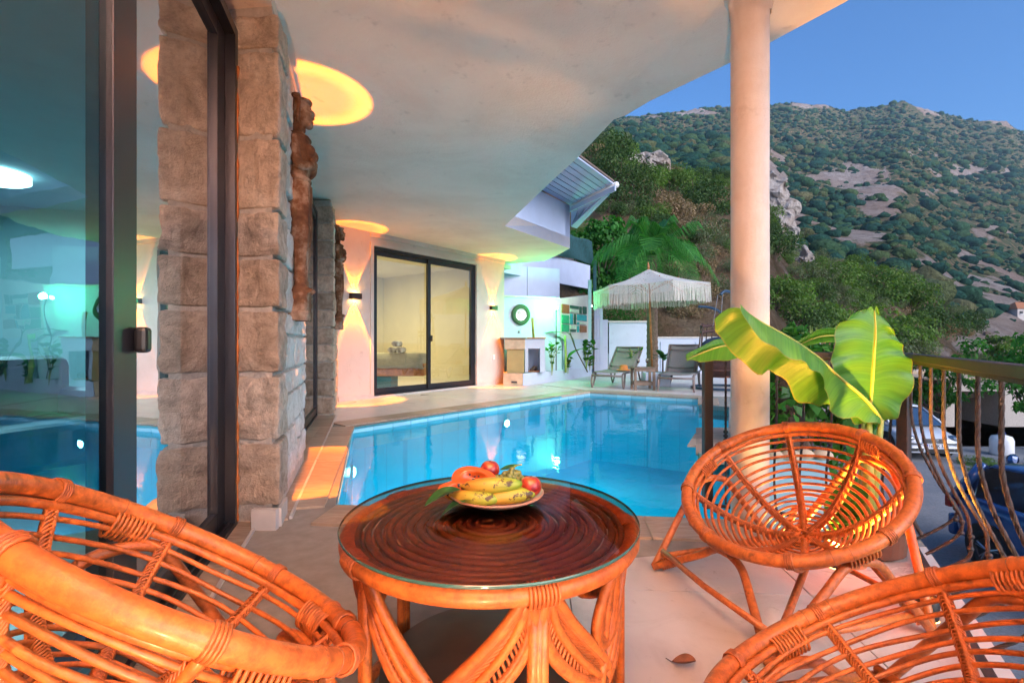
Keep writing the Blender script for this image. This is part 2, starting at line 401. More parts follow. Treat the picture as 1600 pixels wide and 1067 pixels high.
# ---------------------------------------------------------------- setting: decks, pool
H = 2.92
def LW(s, t, z=0): return Vector((-1.56-.2807*s+.9598*t, 2.65+.9598*s+.2807*t, z))
LROT = math.atan2(.9598, -.2807)          # angle of the left wall direction
def WW(q, t, z=0): return Vector((-2.446+.606*q+.795*t, 8.59+.795*q-.606*t, z))   # t>0 towards the pool
WROT = math.atan2(.795, .606)
def xy(*p): return [(a[0], a[1]) for a in p]
P0, P1, P2, P3 = (-1.074, 2.946), (1.35, 2.69), (1.95, 4.36), (1.68, 4.39)
P4, P5, P6, P7, P8 = (2.14, 5.60), (2.50, 5.60), (3.35, 7.50), (3.00, 7.80), (3.33, 8.64)
P9, P10 = (1.55, 9.70), (-1.871, 5.71)
POOL = [P0, P1, P2, P3, P4, P5, P6, P7, P8, P9, P10]
deck = MB()
A0, A1 = (-1.30, 2.665), (1.44, 2.42)      # outer front edge of the coping
for poly in ([A0, A1, P1, P0], [P0, P10, (-2.93, 6.8), (-1.62, 2.60), A0],
             [P10, P9, (.1, 12.0), (-3.3, 8.4), (-2.93, 6.8)],
             [P9, P8, (6.2, 8.0), (9, 15), (6, 17.5), (2.6, 17.5), (-.9, 13.2), (.1, 12.0)],
             [P8, P7, P6, (3.9, 7.2), (6.2, 8.0)], [P6, P5, (2.95, 5.4), (3.9, 7.2)],
             [P3, P2, (2.69, 4.25), (2.95, 5.4), P5, P4]):
    deck.prism(poly, -.22, -.006)
deck.build('pool_deck', M['grout'], kind='structure')
# paving on the far deck: square slabs
def clip(poly, sub):      # Sutherland-Hodgman, sub convex ccw
    out = poly
    n = len(sub)
    for i in range(n):
        a, b = sub[i], sub[(i+1) % n]; inp = out; out = []
        if not inp: break
        def ins(p): return (b[0]-a[0])*(p[1]-a[1])-(b[1]-a[1])*(p[0]-a[0]) >= 0
        for j in range(len(inp)):
            p, q = inp[j], inp[(j+1) % len(inp)]
            if ins(p) != ins(q):
                d1 = (b[0]-a[0])*(p[1]-a[1])-(b[1]-a[1])*(p[0]-a[0]); d2 = (b[0]-a[0])*(q[1]-a[1])-(b[1]-a[1])*(q[0]-a[0])
                t = d1/(d1-d2); x = (p[0]+t*(q[0]-p[0]), p[1]+t*(q[1]-p[1]))
                if ins(p): out += [p, x] if False else [x]
                else: out += [x, q]
                if ins(p) and not ins(q): pass
            elif ins(q): out.append(q)
    return out
def ccw(poly):
    a = sum(poly[i][0]*poly[(i+1) % len(poly)][1]-poly[(i+1) % len(poly)][0]*poly[i][1] for i in range(len(poly)))
    return poly if a > 0 else poly[::-1]
def shrink(poly, g):
    cx = sum(p[0] for p in poly)/len(poly); cy_ = sum(p[1] for p in poly)/len(poly)
    r = max(math.hypot(p[0]-cx, p[1]-cy_) for p in poly)
    k = max(0, 1-g/r*1.2)
    return [(cx+(p[0]-cx)*k, cy_+(p[1]-cy_)*k) for p in poly]
def area(poly): return abs(sum(poly[i][0]*poly[(i+1) % len(poly)][1]-poly[(i+1) % len(poly)][0]*poly[i][1] for i in range(len(poly))))/2
def pave(region, o, d, w, l, name, mat, parent, z0=-.01, z1=0., gap=.004, stagger=0., bevel=0):
    region = ccw(region); d = Vector(d).normalized(); e = Vector((-d.y, d.x))
    for i in range(-40, 41):
        for j in range(-40, 41):
            off = stagger*w*(j % 2)
            c = [(o[0]+d.x*(i*w+off+a)+e.x*(j*l+b), o[1]+d.y*(i*w+off+a)+e.y*(j*l+b)) for a, b in ((gap/2, gap/2), (w-gap/2, gap/2), (w-gap/2, l-gap/2), (gap/2, l-gap/2))]
            q = clip(c, region)
            if len(q) > 2 and area(q) > .004:
                MB().prism(q, z0, z1+random.uniform(-.0008, .0008)).build(name, mat, parent)
pavep = thing('far_deck_paving', None, None); pavep['kind'] = 'structure'
pave([(-2.2, 5.95), (1.35, 10.12), (.1, 12.0), (-3.2, 8.2), (-2.85, 6.75)], (0, 9), (.65, .76), .9, .9, 'paving_slab', M['floor'], pavep)
pave([(1.45, 10.1), (3.65, 8.95), (6.0, 8.4), (8, 15), (6, 17), (2.6, 17), (-.7, 13.1), (.1, 12.0)], (0, 9), (.65, .76), .9, .9, 'paving_slab', M['floor'], pavep)
# near terrace
ft = MB(); NEAR = [A0, (1.44, 2.42), (2.06, 2.53), (1.32, 1.22), (.6, -.05), (-.3, -1.8), (-.3, -3), (-3.2, -3), (-1.56+.7, -.5), (-1.62, 2.60)]
NEAR = [A0, A1, (2.12, 2.55), (1.36, 1.20), (.62, -.09), (-1.1, -3), (-1.6, -3), (-.74, -.15), (-1.62+.07, 2.62)]
ft.prism(NEAR, -.22, -.006).build('terrace_slab', M['grout'], kind='structure')
tp = thing('terrace_floor', None, None); tp['kind'] = 'structure'
pave([A0, A1, (2.12, 2.55), (1.36, 1.20), (.62, -.09), (-1.1, -3), (-1.3, -3), (-.62, -.15), (-1.36, 2.47)], (1.18, 1.92), (1, -.06), .95, .95, 'floor_tile', M['floor'], tp, gap=.006)
# threshold strip of travertine and thin white line along the sliding door
th = thing('door_threshold', None, None); th['kind'] = 'structure'
for k in range(5):
    s0 = -3.2+k*.66
    MB().prism(xy(LW(s0, .062), LW(s0+.655, .062), LW(s0+.655, .150), LW(s0, .150)), -.01, .006).build('threshold_stone', M['trav'], th)
MB().prism(xy(LW(-3.2, .153), LW(0.02, .153), LW(0.02, .168), LW(-3.2, .168)), -.01, .007).build('white_trim', M['skirt'], th)
# coping
cop = thing('pool_coping', None, None); cop['kind'] = 'structure'
def coping(a, b, w, n, inner=.0, side=1):
    a, b = Vector((*a, 0)), Vector((*b, 0)); d = (b-a)/n; u = d.normalized(); e = Vector((-u.y, u.x, 0))*side
    for i in range(n):
        p, q = a+d*i+u*.0015, a+d*(i+1)-u*.0015
        MB().prism(xy(p-e*.02, q-e*.02, q+e*w, p+e*w), -.03, .008+random.uniform(-.001, .001)).build('coping_stone', M['trav'], cop, bevel=.003)
coping(P0, P1, .285, 4, side=-1)
coping((-1.155, 2.94), P10, .36, 5, side=1)
coping((-1.98, 5.75), P9, .34, 9, side=1)
coping((1.42, 9.78), P8, .30, 4, side=1)
coping(P8, P7, .3, 1, side=1)
coping(P3, P2, -.3, 1, side=1)
coping(P4, P3, .30, 2, side=1)
coping(P5, P4, .28, 1, side=1)
for poly in ([(1.68, 4.66), (2.0, 5.3), (2.75, 5.3), (2.55, 4.6)],): 
    pave(poly, (1.7, 4.4), (.35, .93), .3, .12, 'coping_stone', M['trav'], cop, z1=.008, stagger=.5)
# skirting strip along the left wall
for (s0, s1, t) in ((.02, 1.40, .315), (1.42, 4.0, .315)):
    MB().prism(xy(LW(s0, t), LW(s1, t), LW(s1, t+.016), LW(s0, t+.016)), -.01, .012).build('white_trim', M['skirt'], cop)
pave([tuple(LW(0, .02)[:2]), tuple(LW(4.02, .02)[:2]), tuple(LW(4.02, .31)[:2]), tuple(LW(0, .31)[:2])], LW(0, .02)[:2], (-.2807, .9598), .62, .3, 'threshold_stone', M['trav'], cop, z1=.006)
# pool shell and water
sh = MB(); n = len(POOL)
v = [(p[0], p[1], -.01) for p in POOL]+[(p[0], p[1], -1.35) for p in POOL]
sh.add(v, [tuple(range(n, 2*n))]+[(i, (i+1) % n, n+(i+1) % n, n+i) for i in range(n)])
sh.build('pool_shell', M['pool'], kind='structure')
WL = -.075
MB().add([(p[0], p[1], WL) for p in POOL], [tuple(range(n))]).build('pool_water', M['water'], kind='structure')
wt = thing('waterline_tiles', None, None); wt['kind'] = 'structure'
def wtiles(a, b, w=.245, inward=1):
    a, b = Vector((*a, 0)), Vector((*b, 0)); L = (b-a).length; k = int(L/w); u = (b-a).normalized(); e = Vector((-u.y, u.x, 0))*inward
    for i in range(k+1):
        p = a+u*(i*w+.003); q = a+u*min(L, (i+1)*w-.003)
        if (q-p).length < .02: continue
        MB().prism(xy(p+e*.001, q+e*.001, q+e*.010, p+e*.010), -.27, -.032).build('pool_tile', M['pooltile'], wt)
wtiles(P10, P9, .28, -1); wtiles(P9, P8, .28, -1); wtiles(P0, P10, .28, -1); wtiles(P4, P5, .2, 1); wtiles(P5, P6, .28, 1); wtiles(P3, P4, .25, 1)
# pool lamps
def pool_lamp(c, nrm, e, label):
    t = thing('pool_lamp', label, 'pool lamp', c, group='lamps under the water')
    nv = Vector(nrm).normalized(); q = nv.to_track_quat('Z', 'Y').to_matrix()
    mb = MB(); mb.lathe([(.075, 0), (.075, .015), (.06, .03)], k=20)
    mb.v = [tuple(q @ Vector(p)) for p in mb.v]; mb.build('lamp_rim', M['white'], t)
    mb = MB(); mb.lathe([(.0, .031), (.052, .031), (.03, .045), (0, .05)], k=20, caps=False); mb.v = [tuple(q @ Vector(p)) for p in mb.v]; mb.build('lens', M['lamppool'], t)
    l = bpy.data.lights.new('pool_light', 'SPOT'); l.energy = e; l.color = (.70, .95, 1); l.spot_size = R(125); l.spot_blend = 1; l.shadow_soft_size = .06
    lo = bpy.data.objects.new('pool_light', l); COL.objects.link(lo); lo.parent = t
    lo.location = nv*.1; lo.rotation_euler = (nv+Vector((0, 0, -.75))).to_track_quat('-Z', 'Y').to_euler()
pool_lamp((-1.68, 5.07, -.36), (.96, .28, 0), 52, 'small white lamp under water on the left pool side below the stone pillar')
pool_lamp((-.10, 7.75, -.30), (.76, -.65, 0), 52, 'white lamp under water on the pool wall below the glass door')
pool_lamp((.1, 2.85, -.5), (.1, 1, 0), 80, 'lamp under water in the near pool wall behind the round table')
# pale blue painted ledge right of the column
MB().prism([(1.37, 2.66), (1.80, 2.60), (2.71, 4.20), (1.97, 4.34)], -2.4, -.02).build('pool_ledge', M['ledge'], kind='structure')
# ---------------------------------------------------------------- ceiling slab
EDGE = [(2.45, -3), (2.42, 0), (2.28, 1.6), (1.898, 2.737), (1.637, 3.165), (1.50, 3.362), (1.318, 3.602), (1.10, 3.891), (.968, 4.133), (.882, 4.217), (.814, 4.517), (.685, 5.10), (.486, 5.80), (-.122, 8.09),
        (1.195, 10.04), (1.02, 10.81), (.78, 11.58), (-.18, 12.1), (-5, 12.1), (-8, -3)]
cb = MB().prism(EDGE, H, H+.22)
ceil = cb.build('ceiling', M['ceiling'], kind='structure')
# upper facade rising from the slab edge, its louvred eave
up = thing('upper_facade', 'pale upper storey wall above the slab corner under louvred eaves', 'wall')
a, b = Vector((-.122, 8.09)), Vector((1.195, 10.04)); u = (b-a).normalized(); e = Vector((-u.y, u.x))
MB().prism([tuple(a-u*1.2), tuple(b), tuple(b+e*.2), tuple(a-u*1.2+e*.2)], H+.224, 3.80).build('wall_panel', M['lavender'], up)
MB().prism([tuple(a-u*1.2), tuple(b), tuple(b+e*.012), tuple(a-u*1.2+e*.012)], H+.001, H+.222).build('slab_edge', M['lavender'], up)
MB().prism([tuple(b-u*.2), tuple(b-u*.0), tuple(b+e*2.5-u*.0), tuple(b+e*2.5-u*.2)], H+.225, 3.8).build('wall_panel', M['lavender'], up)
ev = thing('louvred_eave', 'white slatted eave with gutter jutting out beyond the upper wall', 'eave')
E0, E1, E2, E3 = Vector((.60, 9.2)), Vector((1.23, 10.25)), Vector((1.86, 8.85)), Vector((.95, 7.45))
E0 = Vector((.02, 8.35))
nb = 9
for i in range(nb):      # boards running along the wall
    f0, f1 = i/nb+.008, (i+1)/nb-.008
    p = [E0.lerp(E3, f0), E1.lerp(E2, f0), E1.lerp(E2, f1), E0.lerp(E3, f1)]
    MB().prism([tuple(q) for q in p], 3.86+.0, 3.885).build('eave_board', M['lavender'], ev)
MB().prism([tuple(q) for q in (E0, E1, E2, E3)], 3.90, 3.93).build('roof_sheet', M['woodbrown'], ev)
g = MB(); d = (E2-E1).normalized(); nrm = Vector((-d.y, d.x))
g.tube([(E1.x-d.x*.1, E1.y-d.y*.1, 3.83), (E2.x+d.x*.08, E2.y+d.y*.08, 3.83)], .055, 8)
g.build('gutter', M['white'], ev, smooth=True)
g = MB(); g.box(((E1.x+E2.x)/2-.03, (E1.y+E2.y)/2-.1, 3.74), ((E2-E1).length+.1, .03, .09), rz=math.atan2(d.y, d.x)); g.build('fascia', M['lavender'], ev)
for i in range(5):
    f = i/5
    q0 = E1.lerp(E2, f*.9+.02); 
    MB().add([(q0.x, q0.y, 3.72), (q0.x+.11, q0.y-.2, 3.72), (1.33+.02*i, 10.5+.02*i, 3.50-.01*i), (1.25, 10.35, 3.45)], [(0, 1, 2, 3)]).build('eave_board', M['lavender'], ev, thick=.012)
# column
col = thing('round_column', 'round white plaster column with warm glow standing at the near pool corner', 'column', (1.32, 2.70, 0))
c = MB(); prof = []
for i in range(50):
    z = i/49*H; r = .098
    if z > 2.78: r += (z-2.78)*.10
    prof.append((r, z))
c.lathe(prof, k=40)
c.v = [(x*(1+.012*noise.noise(Vector((x*6, y*6, z*2.0)))), y*(1+.012*noise.noise(Vector((x*6, y*6, z*2.0)))), z) for x, y, z in c.v]
c.build('shaft', M['column'], col, smooth=True)
c = MB(); c.lathe([(.104, 2.80), (.110, 2.84), (.112, 2.90), (.135, 2.918)], k=40, caps=False)
c.v = [(x+.012*noise.noise(Vector((x*25, y*25, z*25))), y+.012*noise.noise(Vector((y*25, x*25, z*25))), z+(.012*noise.noise(Vector((x*30, y*30, 3))) if z < 2.85 else 0)) for x, y, z in c.v]
c.build('plaster_collar', M['column'], col, smooth=True)
# ---------------------------------------------------------------- stone pillars on the left wall
def stone(w, d, h, seed, u=22, v=14, amp=.009):
    mb = MB(); N = max(6, int(u*.62)); o = Vector((seed*7.3, seed*3.1, seed*1.7))
    hs = Vector((w/2, d/2, h/2))
    for ax in range(3):
        for sg in (-1, 1):
            def fn(a, b):
                c = [0, 0, 0]; c[ax] = sg; c[(ax+1) % 3] = (2*a-1)*sg; c[(ax+2) % 3] = 2*b-1
                k = (abs(c[0])**15+abs(c[1])**15+abs(c[2])**15)**(1/15)
                P = Vector((c[0]/k*hs.x, c[1]/k*hs.y, c[2]/k*hs.z)); q = P*8+o
                nr = Vector((c[0]*.8, c[1]*.8, c[2]*.3)).normalized()
                f = noise.noise(q)*1.2+noise.noise(P*19+o)*.8+noise.noise(P*45-o)*.45-abs(noise.noise(P*7.5-o))*1.8-abs(noise.noise(P*16+o*2))*.9
                return P+nr*f*amp*1.15
            mb.grid(fn, N, N)
    return mb
def pillar(label, s0, s1, tdepth, skew, courses, zt, name='stone_pillar', detail=(26, 16), corner=True):
    t = thing(name, label, 'pillar', LW(s0, .1))
    inv = t.location
    core = MB(); core.prism([tuple((LW(a, b)-inv)[:2]) for a, b in ((s0+.05, .0), (s0+.05-skew, tdepth-.035), (s1-.02, tdepth-.05), (s1-.02, .0))], 0, zt)
    core.build('mortar_core', M['mortar'], t)
    sd_ = 1
    for (z0, z1) in courses:
        h = z1-z0
        # corner stone(s) on the front
        sd_ += 1
        L0 = random.uniform(.22, .36)
        rot = Matrix.Rotation(LROT-R(90), 3, 'Z')
        mb = stone(tdepth-.005, L0, h-.014, sd_+s0, *detail)
        sh_ = skew/tdepth
        c = (LW(s0+L0/2-skew*.35, tdepth/2+.012, (z0+z1)/2))-inv
        vv = []
        for p in mb.v:
            q = Vector(p); q.y -= q.x*sh_ if True else 0
            vv.append(tuple(rot @ q + c))
        mb.v = vv; mb.build('stone', M['stone'], t, smooth=True)
        rows = [(z0, z1)]
        if h > .3 and detail[0] > 20: zm = z0+h*random.uniform(.38, .62); rows = [(z0, zm), (zm, z1)]
        for (za, zb_) in rows:
            s = s0+L0+.0-skew*.6; hh = zb_-za
            while s < s1-.06:
                L = min(random.uniform(.16, .42), s1-s)
                if s1-s-L < .1: L = s1-s
                sd_ += 1
                mb = stone(.15, L-.014, hh-.014, sd_*1.3+s0, detail[0]-6, detail[1]-4, .009)
                tt = tdepth-.075-.04*(s-s0)/(s1-s0)+random.uniform(-.008, .008)
                c = (LW(s+L/2, tt, (za+zb_)/2))-inv
                mb.v = [tuple(rot @ Vector(p) + c) for p in mb.v]
                mb.build('stone', M['stonepale' if detail[0] > 20 else 'stone'], t, smooth=True); s += L
    return t
p1 = pillar('wide rough stone pillar nearest the camera, left of the pool, behind the large carved figure', -.0, 1.42, .275, .10,
       [(.09, .45), (.45, .82), (.82, 1.18), (1.18, 1.46), (1.46, 1.72), (1.72, 2.12), (2.12, 2.60), (2.60, 2.80)], 2.84)
MB().box(LW(-.11, .215, .05)-p1.location, (.13, .035, .11), rz=0).build('base_tile', M['skirt'], p1)
MB().box(LW(-.005, .285, .05)-p1.location, (.20, .02, .10), rz=LROT).build('base_tile', M['skirt'], p1)
pillar('narrower grey stone pillar farther back, between dark door and lit white wall', 4.03, 5.5, .285, .09,
       [(.02+i*.234, .02+(i+1)*.234) for i in range(12)], 2.90, detail=(18, 12))
# plaster infill between pillar top and ceiling
MB().prism(xy(LW(-.08, .0), LW(-.12, .24), LW(1.42, .22), LW(1.42, 0)), 2.838, H-.001).build('plaster_header', M['ceiling'], kind='structure')
# wall bits of the left facade
sw = MB()
sw.prism(xy(LW(-3.4, -.22), LW(5.5, -.22), LW(5.5, .0-.03), LW(-3.4, -.03)), 2.72, H-.002)
sw.prism(xy(LW(-4.2, -.22), LW(-3.05, -.22), LW(-3.05, .12), LW(-4.2, .12)), 0, H-.002)
sw.prism(xy(LW(.02, -.22), LW(1.40, -.22), LW(1.40, -.03), LW(.02, -.03)), 0, 2.718)
sw.prism(xy(LW(4.05, -.22), LW(5.5, -.22), LW(5.5, -.03), LW(4.05, -.03)), 0, 2.718)
sw.build('left_facade_wall', M['plaster'], kind='structure')
# orange sealing foam between door frame and pillar
fo = MB()
pts = [LW(-.012+.004*math.sin(z*19), .055+.012*noise.noise(Vector((0, 0, z*9))), z) for z in np.linspace(.02, 2.5, 160)]
fo.tube(pts, [.009+.011*abs(noise.noise(Vector((3, 1, p.z*14)))) for p in pts], 6)
fo.build('foam_sealant', plain('orange sealant', (.42, .13, .03), .8, 0, .4, 25, .5), p1, smooth=True).matrix_parent_inverse = Matrix.Translation(-p1.location)
# ---------------------------------------------------------------- sliding doors
def frame_bar(parent, name, a, b, w, d, F, mat, z0, z1, t0):
    MB().prism(xy(F(a, t0), F(b, t0), F(b, t0+d), F(a, t0+d)), z0, z1).build(name, mat, parent, bevel=.002).matrix_parent_inverse = Matrix.Translation(-parent.location)
def slide_door(name, label, F, q0, q1, z1, t0, panes, zb=.0, fw=.055):
    """panes: list of (a, b, offset, glass material, reverse)"""
    d = thing(name, label, 'sliding door', F((q0+q1)/2, t0))
    D = .13
    fb = lambda n_, a, b, t, dd, za, zc: frame_bar(d, n_, a, b, 0, dd, F, M['frame'], za, zc, t)
    fb('door_frame', q0, q0+fw, t0, D, zb+.004, z1); fb('door_frame', q1-fw, q1, t0, D, zb+.004, z1)
    fb('door_frame', q0+fw, q1-fw, t0, D, z1-fw, z1); fb('track', q0+fw, q1-fw, t0, D, zb+.004, zb+.026)
    for k in (.03, .065, .1): fb('track', q0+fw, q1-fw, t0+k, .005, zb+.027, zb+.040)
    for (a, b, off, gm, sw_) in panes:
        za, zc = zb+.042, z1-fw-.004
        sash = bpy.data.objects.new('sash', None); COL.objects.link(sash); sash.parent = d
        tt = t0+off
        def sb(n_, a_, b_, z_, z__, dd=.036, mat=M['frame']):
            o = MB().prism(xy(F(a_, tt), F(b_, tt), F(b_, tt+dd), F(a_, tt+dd)), z_, z__).build(n_, mat, d, bevel=.002); o.matrix_parent_inverse = Matrix.Translation(-d.location)
        bpy.data.objects.remove(sash)
        sb('stile', a, a+sw_, za, zc); sb('stile', b-sw_, b, za, zc)
        sb('bottom_rail', a+sw_, b-sw_, za, za+.085); sb('top_rail', a+sw_, b-sw_, zc-.08, zc)
        o = MB().add([F(a+sw_-.005, tt+.018, za+.08), F(b-sw_+.005, tt+.018, za+.08), F(b-sw_+.005, tt+.018, zc-.075), F(a+sw_-.005, tt+.018, zc-.075)], [(0, 1, 2, 3)]).build('glass_pane', gm, d)
        o.matrix_parent_inverse = Matrix.Translation(-d.location)
    return d
d1 = slide_door('sliding_door', 'tall near sliding glass door at far left reflecting pool and lamps', LW, -3.0, -.0, 2.70, -.07,
                [(-1.31, -.06, .045, M['glass_fixed'], .13), (-2.45, -1.19, .088, M['glass_sliding'], .145), (-2.95, -2.4, .045, M['glass_sliding'], .1)])
hd = MB(); hd.box((0, 0, 0), (.05, .10, .11), rz=0)
o = MB().prism(xy(LW(-1.225, .055), LW(-1.175, .055), LW(-1.175, .092), LW(-1.225, .092)), .965, 1.045).build('handle', M['black'], d1, bevel=.012); o.matrix_parent_inverse = Matrix.Translation(-d1.location)
slide_door('sliding_door', 'dark sliding door between the two stone pillars', LW, 1.42, 4.03, 2.74, -.05,
           [(1.48, 2.8, .05, M['glass_dark'], .08), (2.7, 3.975, .088, M['glass_dark'], .08)])
d3 = slide_door('sliding_door', 'two pane sliding door in the lit white wall showing a massage bed', WW, 0.0, 2.73, 2.69, -.16,
           [(0.056, 1.42, .05, M['glass_clear'], .075), (1.33, 2.675, .088, M['glass_clear'], .075)], zb=.03, fw=.06)
o = MB().prism(xy(WW(1.36, .0), WW(1.39, .0), WW(1.39, .03), WW(1.36, .03)), 1.0, 1.12).build('handle', M['black'], d3); o.matrix_parent_inverse = Matrix.Translation(-d3.location)
# ---------------------------------------------------------------- lit white wall with the glass door
ww = MB()
def wp(mb, a, b, z0, z1, t0=-.22, t1=0.): mb.prism(xy(WW(a, t0), WW(b, t0), WW(b, t1), WW(a, t1)), z0, z1)
wp(ww, -.75, -.0, 0, H-.001); wp(ww, 2.73, 3.73, 0, H-.001); wp(ww, 0, 2.73, 2.69, H-.001); wp(ww, 0, 2.73, 0, .03)
ww.build('lit_house_wall', M['plaster'], kind='structure')
sk = MB()
wp(sk, -.70, -.0, .0, .085, .001, .018); wp(sk, 2.73, 3.75, .0, .085, .001, .018); wp(sk, -.02, 2.75, .0, .02, .001, .02)
sk.prism(xy(WW(3.731, -.22), WW(3.75, -.22), WW(3.75, 0), WW(3.731, 0)), 0, .085)
sk.build('wall_skirting', M['skirt'], kind='structure')
mo = MB(); wp(mo, -.07, 0, .085, 2.76, .001, .014); wp(mo, 2.73, 2.80, .085, 2.76, .001, .014); wp(mo, -.07, 2.80, 2.70, 2.76, .015, .022); wp(mo, -.07, 3.73, 2.84, 2.92, .002, .03)
mo.build('door_surround', M['plaster'], kind='structure')
# massage room behind
room = MB()
def quad(mb, a, b, c, d_): mb.add([a, b, c, d_], [(0, 1, 2, 3)])
RB = -4.2
wp(room, -1.6, 4.3, -.02, .018, RB, -.23)
rw = MB(); wp(rw, -1.6, 4.3, .018, 2.8, RB-.1, RB); wp(rw, -1.7, -1.6, .018, 2.8, RB, -.3); wp(rw, 3.5, 3.6, .018, 2.8, RB, -.23); wp(rw, -1.6, 4.3, 2.8, 2.9, RB, -.23)
wp(rw, -1.7, -.75, .018, 2.8, -.3, -.22)
room.build('massage_room_floor', M['floor'], kind='structure')
rw.build('massage_room_walls', plain('cream room paint', (.76, .72, .58), .8, 0, .04, 2, .05), kind='structure')
rl = thing('ceiling_lamp', 'round warm lamp on the massage room ceiling', 'ceiling lamp', WW(1.0, -2.2, 2.80))
MB().lathe([(.2, -.001), (.2, -.04), (.0, -.045)], k=20, caps=False).build('diffuser', emit('room diffuser', (1, .88, .50), 5), rl)
l = bpy.data.lights.new('room_light', 'AREA'); l.shape = 'DISK'; l.size = .5; l.energy = 34; l.color = (1, .86, .50)
lo = bpy.data.objects.new('room_light', l); COL.objects.link(lo); lo.parent = rl; lo.location = (0, 0, -.06)
sk = thing('wall_socket', 'white double socket on the massage room wall', 'socket', WW(2.3, RB+.001, .8))
MB().box((0, 0, 0), (.16, .012, .08), rz=WROT).build('socket_plate', M['white'], sk)
for dx in (-.035, .035):
    o = MB().lathe([(.022, 0), (.022, .01), (.012, .004)], k=12); o.v = [tuple(Matrix.Rotation(WROT, 3, 'Z') @ Vector((x+dx, -z-.008, y))) for x, y, z in o.v]; o.build('socket_hole', M['ink'], sk)
for (q, z) in ((3.32, .64),):
    sk = thing('wall_socket', 'white switch box low on the lit wall right of the glass door', 'socket', WW(q, .012, z))
    MB().box((0, 0, 0), (.08, .02, .12), rz=WROT).build('socket_plate', M['white'], sk, bevel=.004)
    MB().box(WW(0, .014)-WW(0, 0)+Vector((0, 0, 0)), (.04, .012, .05), rz=WROT).build('switch', M['plate'], sk)
# massage bed
bed = thing('massage_bed', 'massage bed with grey cover behind the glass door', 'bed', (-2.75, 10.35, 0))
MB().box((0, 0, .42), (1.9, .8, .26)).build('bed_box', M['wood'], bed, bevel=.02)
MB().box((-.3, 0, .16), (1.1, .6, .28)).build('bed_base', M['teal'], bed)
def cov(u, v):
    x = -1.0+u*1.98; y = -.48+v*.96; ez = max(0, abs(x)-.86)+max(0, abs(y)-.36)
    return (min(x, .98)if x < .93 else .95+.03*(x-.93), max(-.46, min(.46, y)), .745-min(.3, ez*2.4)+.006*math.sin(x*17+y*9))
MB().grid(cov, 30, 16).build('bed_cover', M['linen'], bed, smooth=True, thick=.012)
tw = thing('rolled_towel', 'rolled white towels on the massage bed', 'towel', (-2.32, 10.2, .745))
for k, (x, z) in enumerate(((0, .07), (-.16, .07), (-.08, .2))):
    pts = []; mb = MB()
    def sp(u, v): 
        a = u*math.pi*5; r = .018+.05*u
        return (x+r*math.cos(a), -.25+v*.45, z+r*math.sin(a))
    mb.grid(sp, 44, 2); mb.build('towel_roll', M['towel'], tw, smooth=True, thick=.008)
# ---------------------------------------------------------------- living room behind the near door
lr = MB()
lr.prism(xy(LW(-6, -.25), LW(5, -.25), LW(5, -7), LW(-6, -7)), -.05, -.0)
lr.build('living_room_floor', plain('pale room tile', (.33, .42, .42), .3, 0, .06, 3, .03), kind='structure')
lw = MB()
lw.prism(xy(LW(-6, -7.1), LW(5, -7.1), LW(5, -7), LW(-6, -7)), 0, 2.8); lw.prism(xy(LW(4.9, -7), LW(5, -7), LW(5, -.25), LW(4.9, -.25)), 0, 2.8)
lw.prism(xy(LW(-6, -7), LW(-5.9, -7), LW(-5.9, -.25), LW(-6, -.25)), 0, 2.8); lw.prism(xy(LW(-6, -7), LW(5, -7), LW(5, -.23), LW(-6, -.23)), 2.75, 2.85)
lw.build('living_room_walls', plain('teal grey room paint', (.22, .36, .38), .8, 0, .06, 2, .05), kind='structure')
rl = thing('ceiling_lamp', 'bright oval ceiling lamp inside the near room', 'ceiling lamp', (-5.35, 5.0, 2.7))
MB().lathe([(.30, .04), (.30, -.03), (.26, -.05), (0, -.055)], k=28, caps=False).build('diffuser', emit('cool diffuser', (.75, 1, 1), 2.2), rl)
l = bpy.data.lights.new('room_light', 'AREA'); l.shape = 'DISK'; l.size = .7; l.energy = 36; l.color = (.70, .95, 1)
lo = bpy.data.objects.new('room_light', l); COL.objects.link(lo); lo.parent = rl; lo.location = (0, 0, -.08)
ac = thing('armchair', 'teal armchair inside the near room at far left', 'armchair', (-3.75, 3.75, 0), R(70))
MB().box((0, 0, .22), (.9, .85, .34)).build('seat', M['teal'], ac, bevel=.06)
MB().box((0, .36, .52), (.9, .22, .72)).build('backrest', M['teal'], ac, bevel=.09)
for sx in (-1, 1): MB().box((sx*.42, -.02, .36), (.18, .8, .5)).build('armrest', M['teal'], ac, bevel=.07)
kc = thing('kitchen_counter', 'pale kitchen counter and wall units inside the near room', 'kitchen unit', LW(1.2, -5.6), LROT)
for k in range(4):
    MB().box((-1.2+k*.8, 0, .44), (.78, .6, .86)).build('cabinet_door', plain('unit front %d' % k, (.16, .26, .28), .3) if k == 0 else bpy.data.materials['unit front 0'], kc, bevel=.006)
MB().box((0, 0, .90), (3.3, .66, .04)).build('worktop', M['white'], kc)
for k in range(4): MB().box((-1.2+k*.8, .1, 1.85), (.78, .36, .7)).build('wall_unit', M['white'], kc, bevel=.006)
for k in range(2):
    hb = MB(); hb.box((-.4+k*.75, -.0, .935), (.6, .4, .03)); hb.build('hob', M['black'], kc)
cu = thing('sheer_curtain', 'sheer folded curtain beside the handle of the near sliding door', 'curtain', LW(-1.62, -.32))
def cf(u, v): 
    p = LW(-.17+u*.34, .035*math.sin(u*46), 0)-LW(0, 0); return (p.x, p.y, .05+v*2.6)
MB().grid(cf, 90, 2).build('curtain_cloth', plain('sheer brown cloth', (.17, .15, .14), .9), cu, smooth=True)
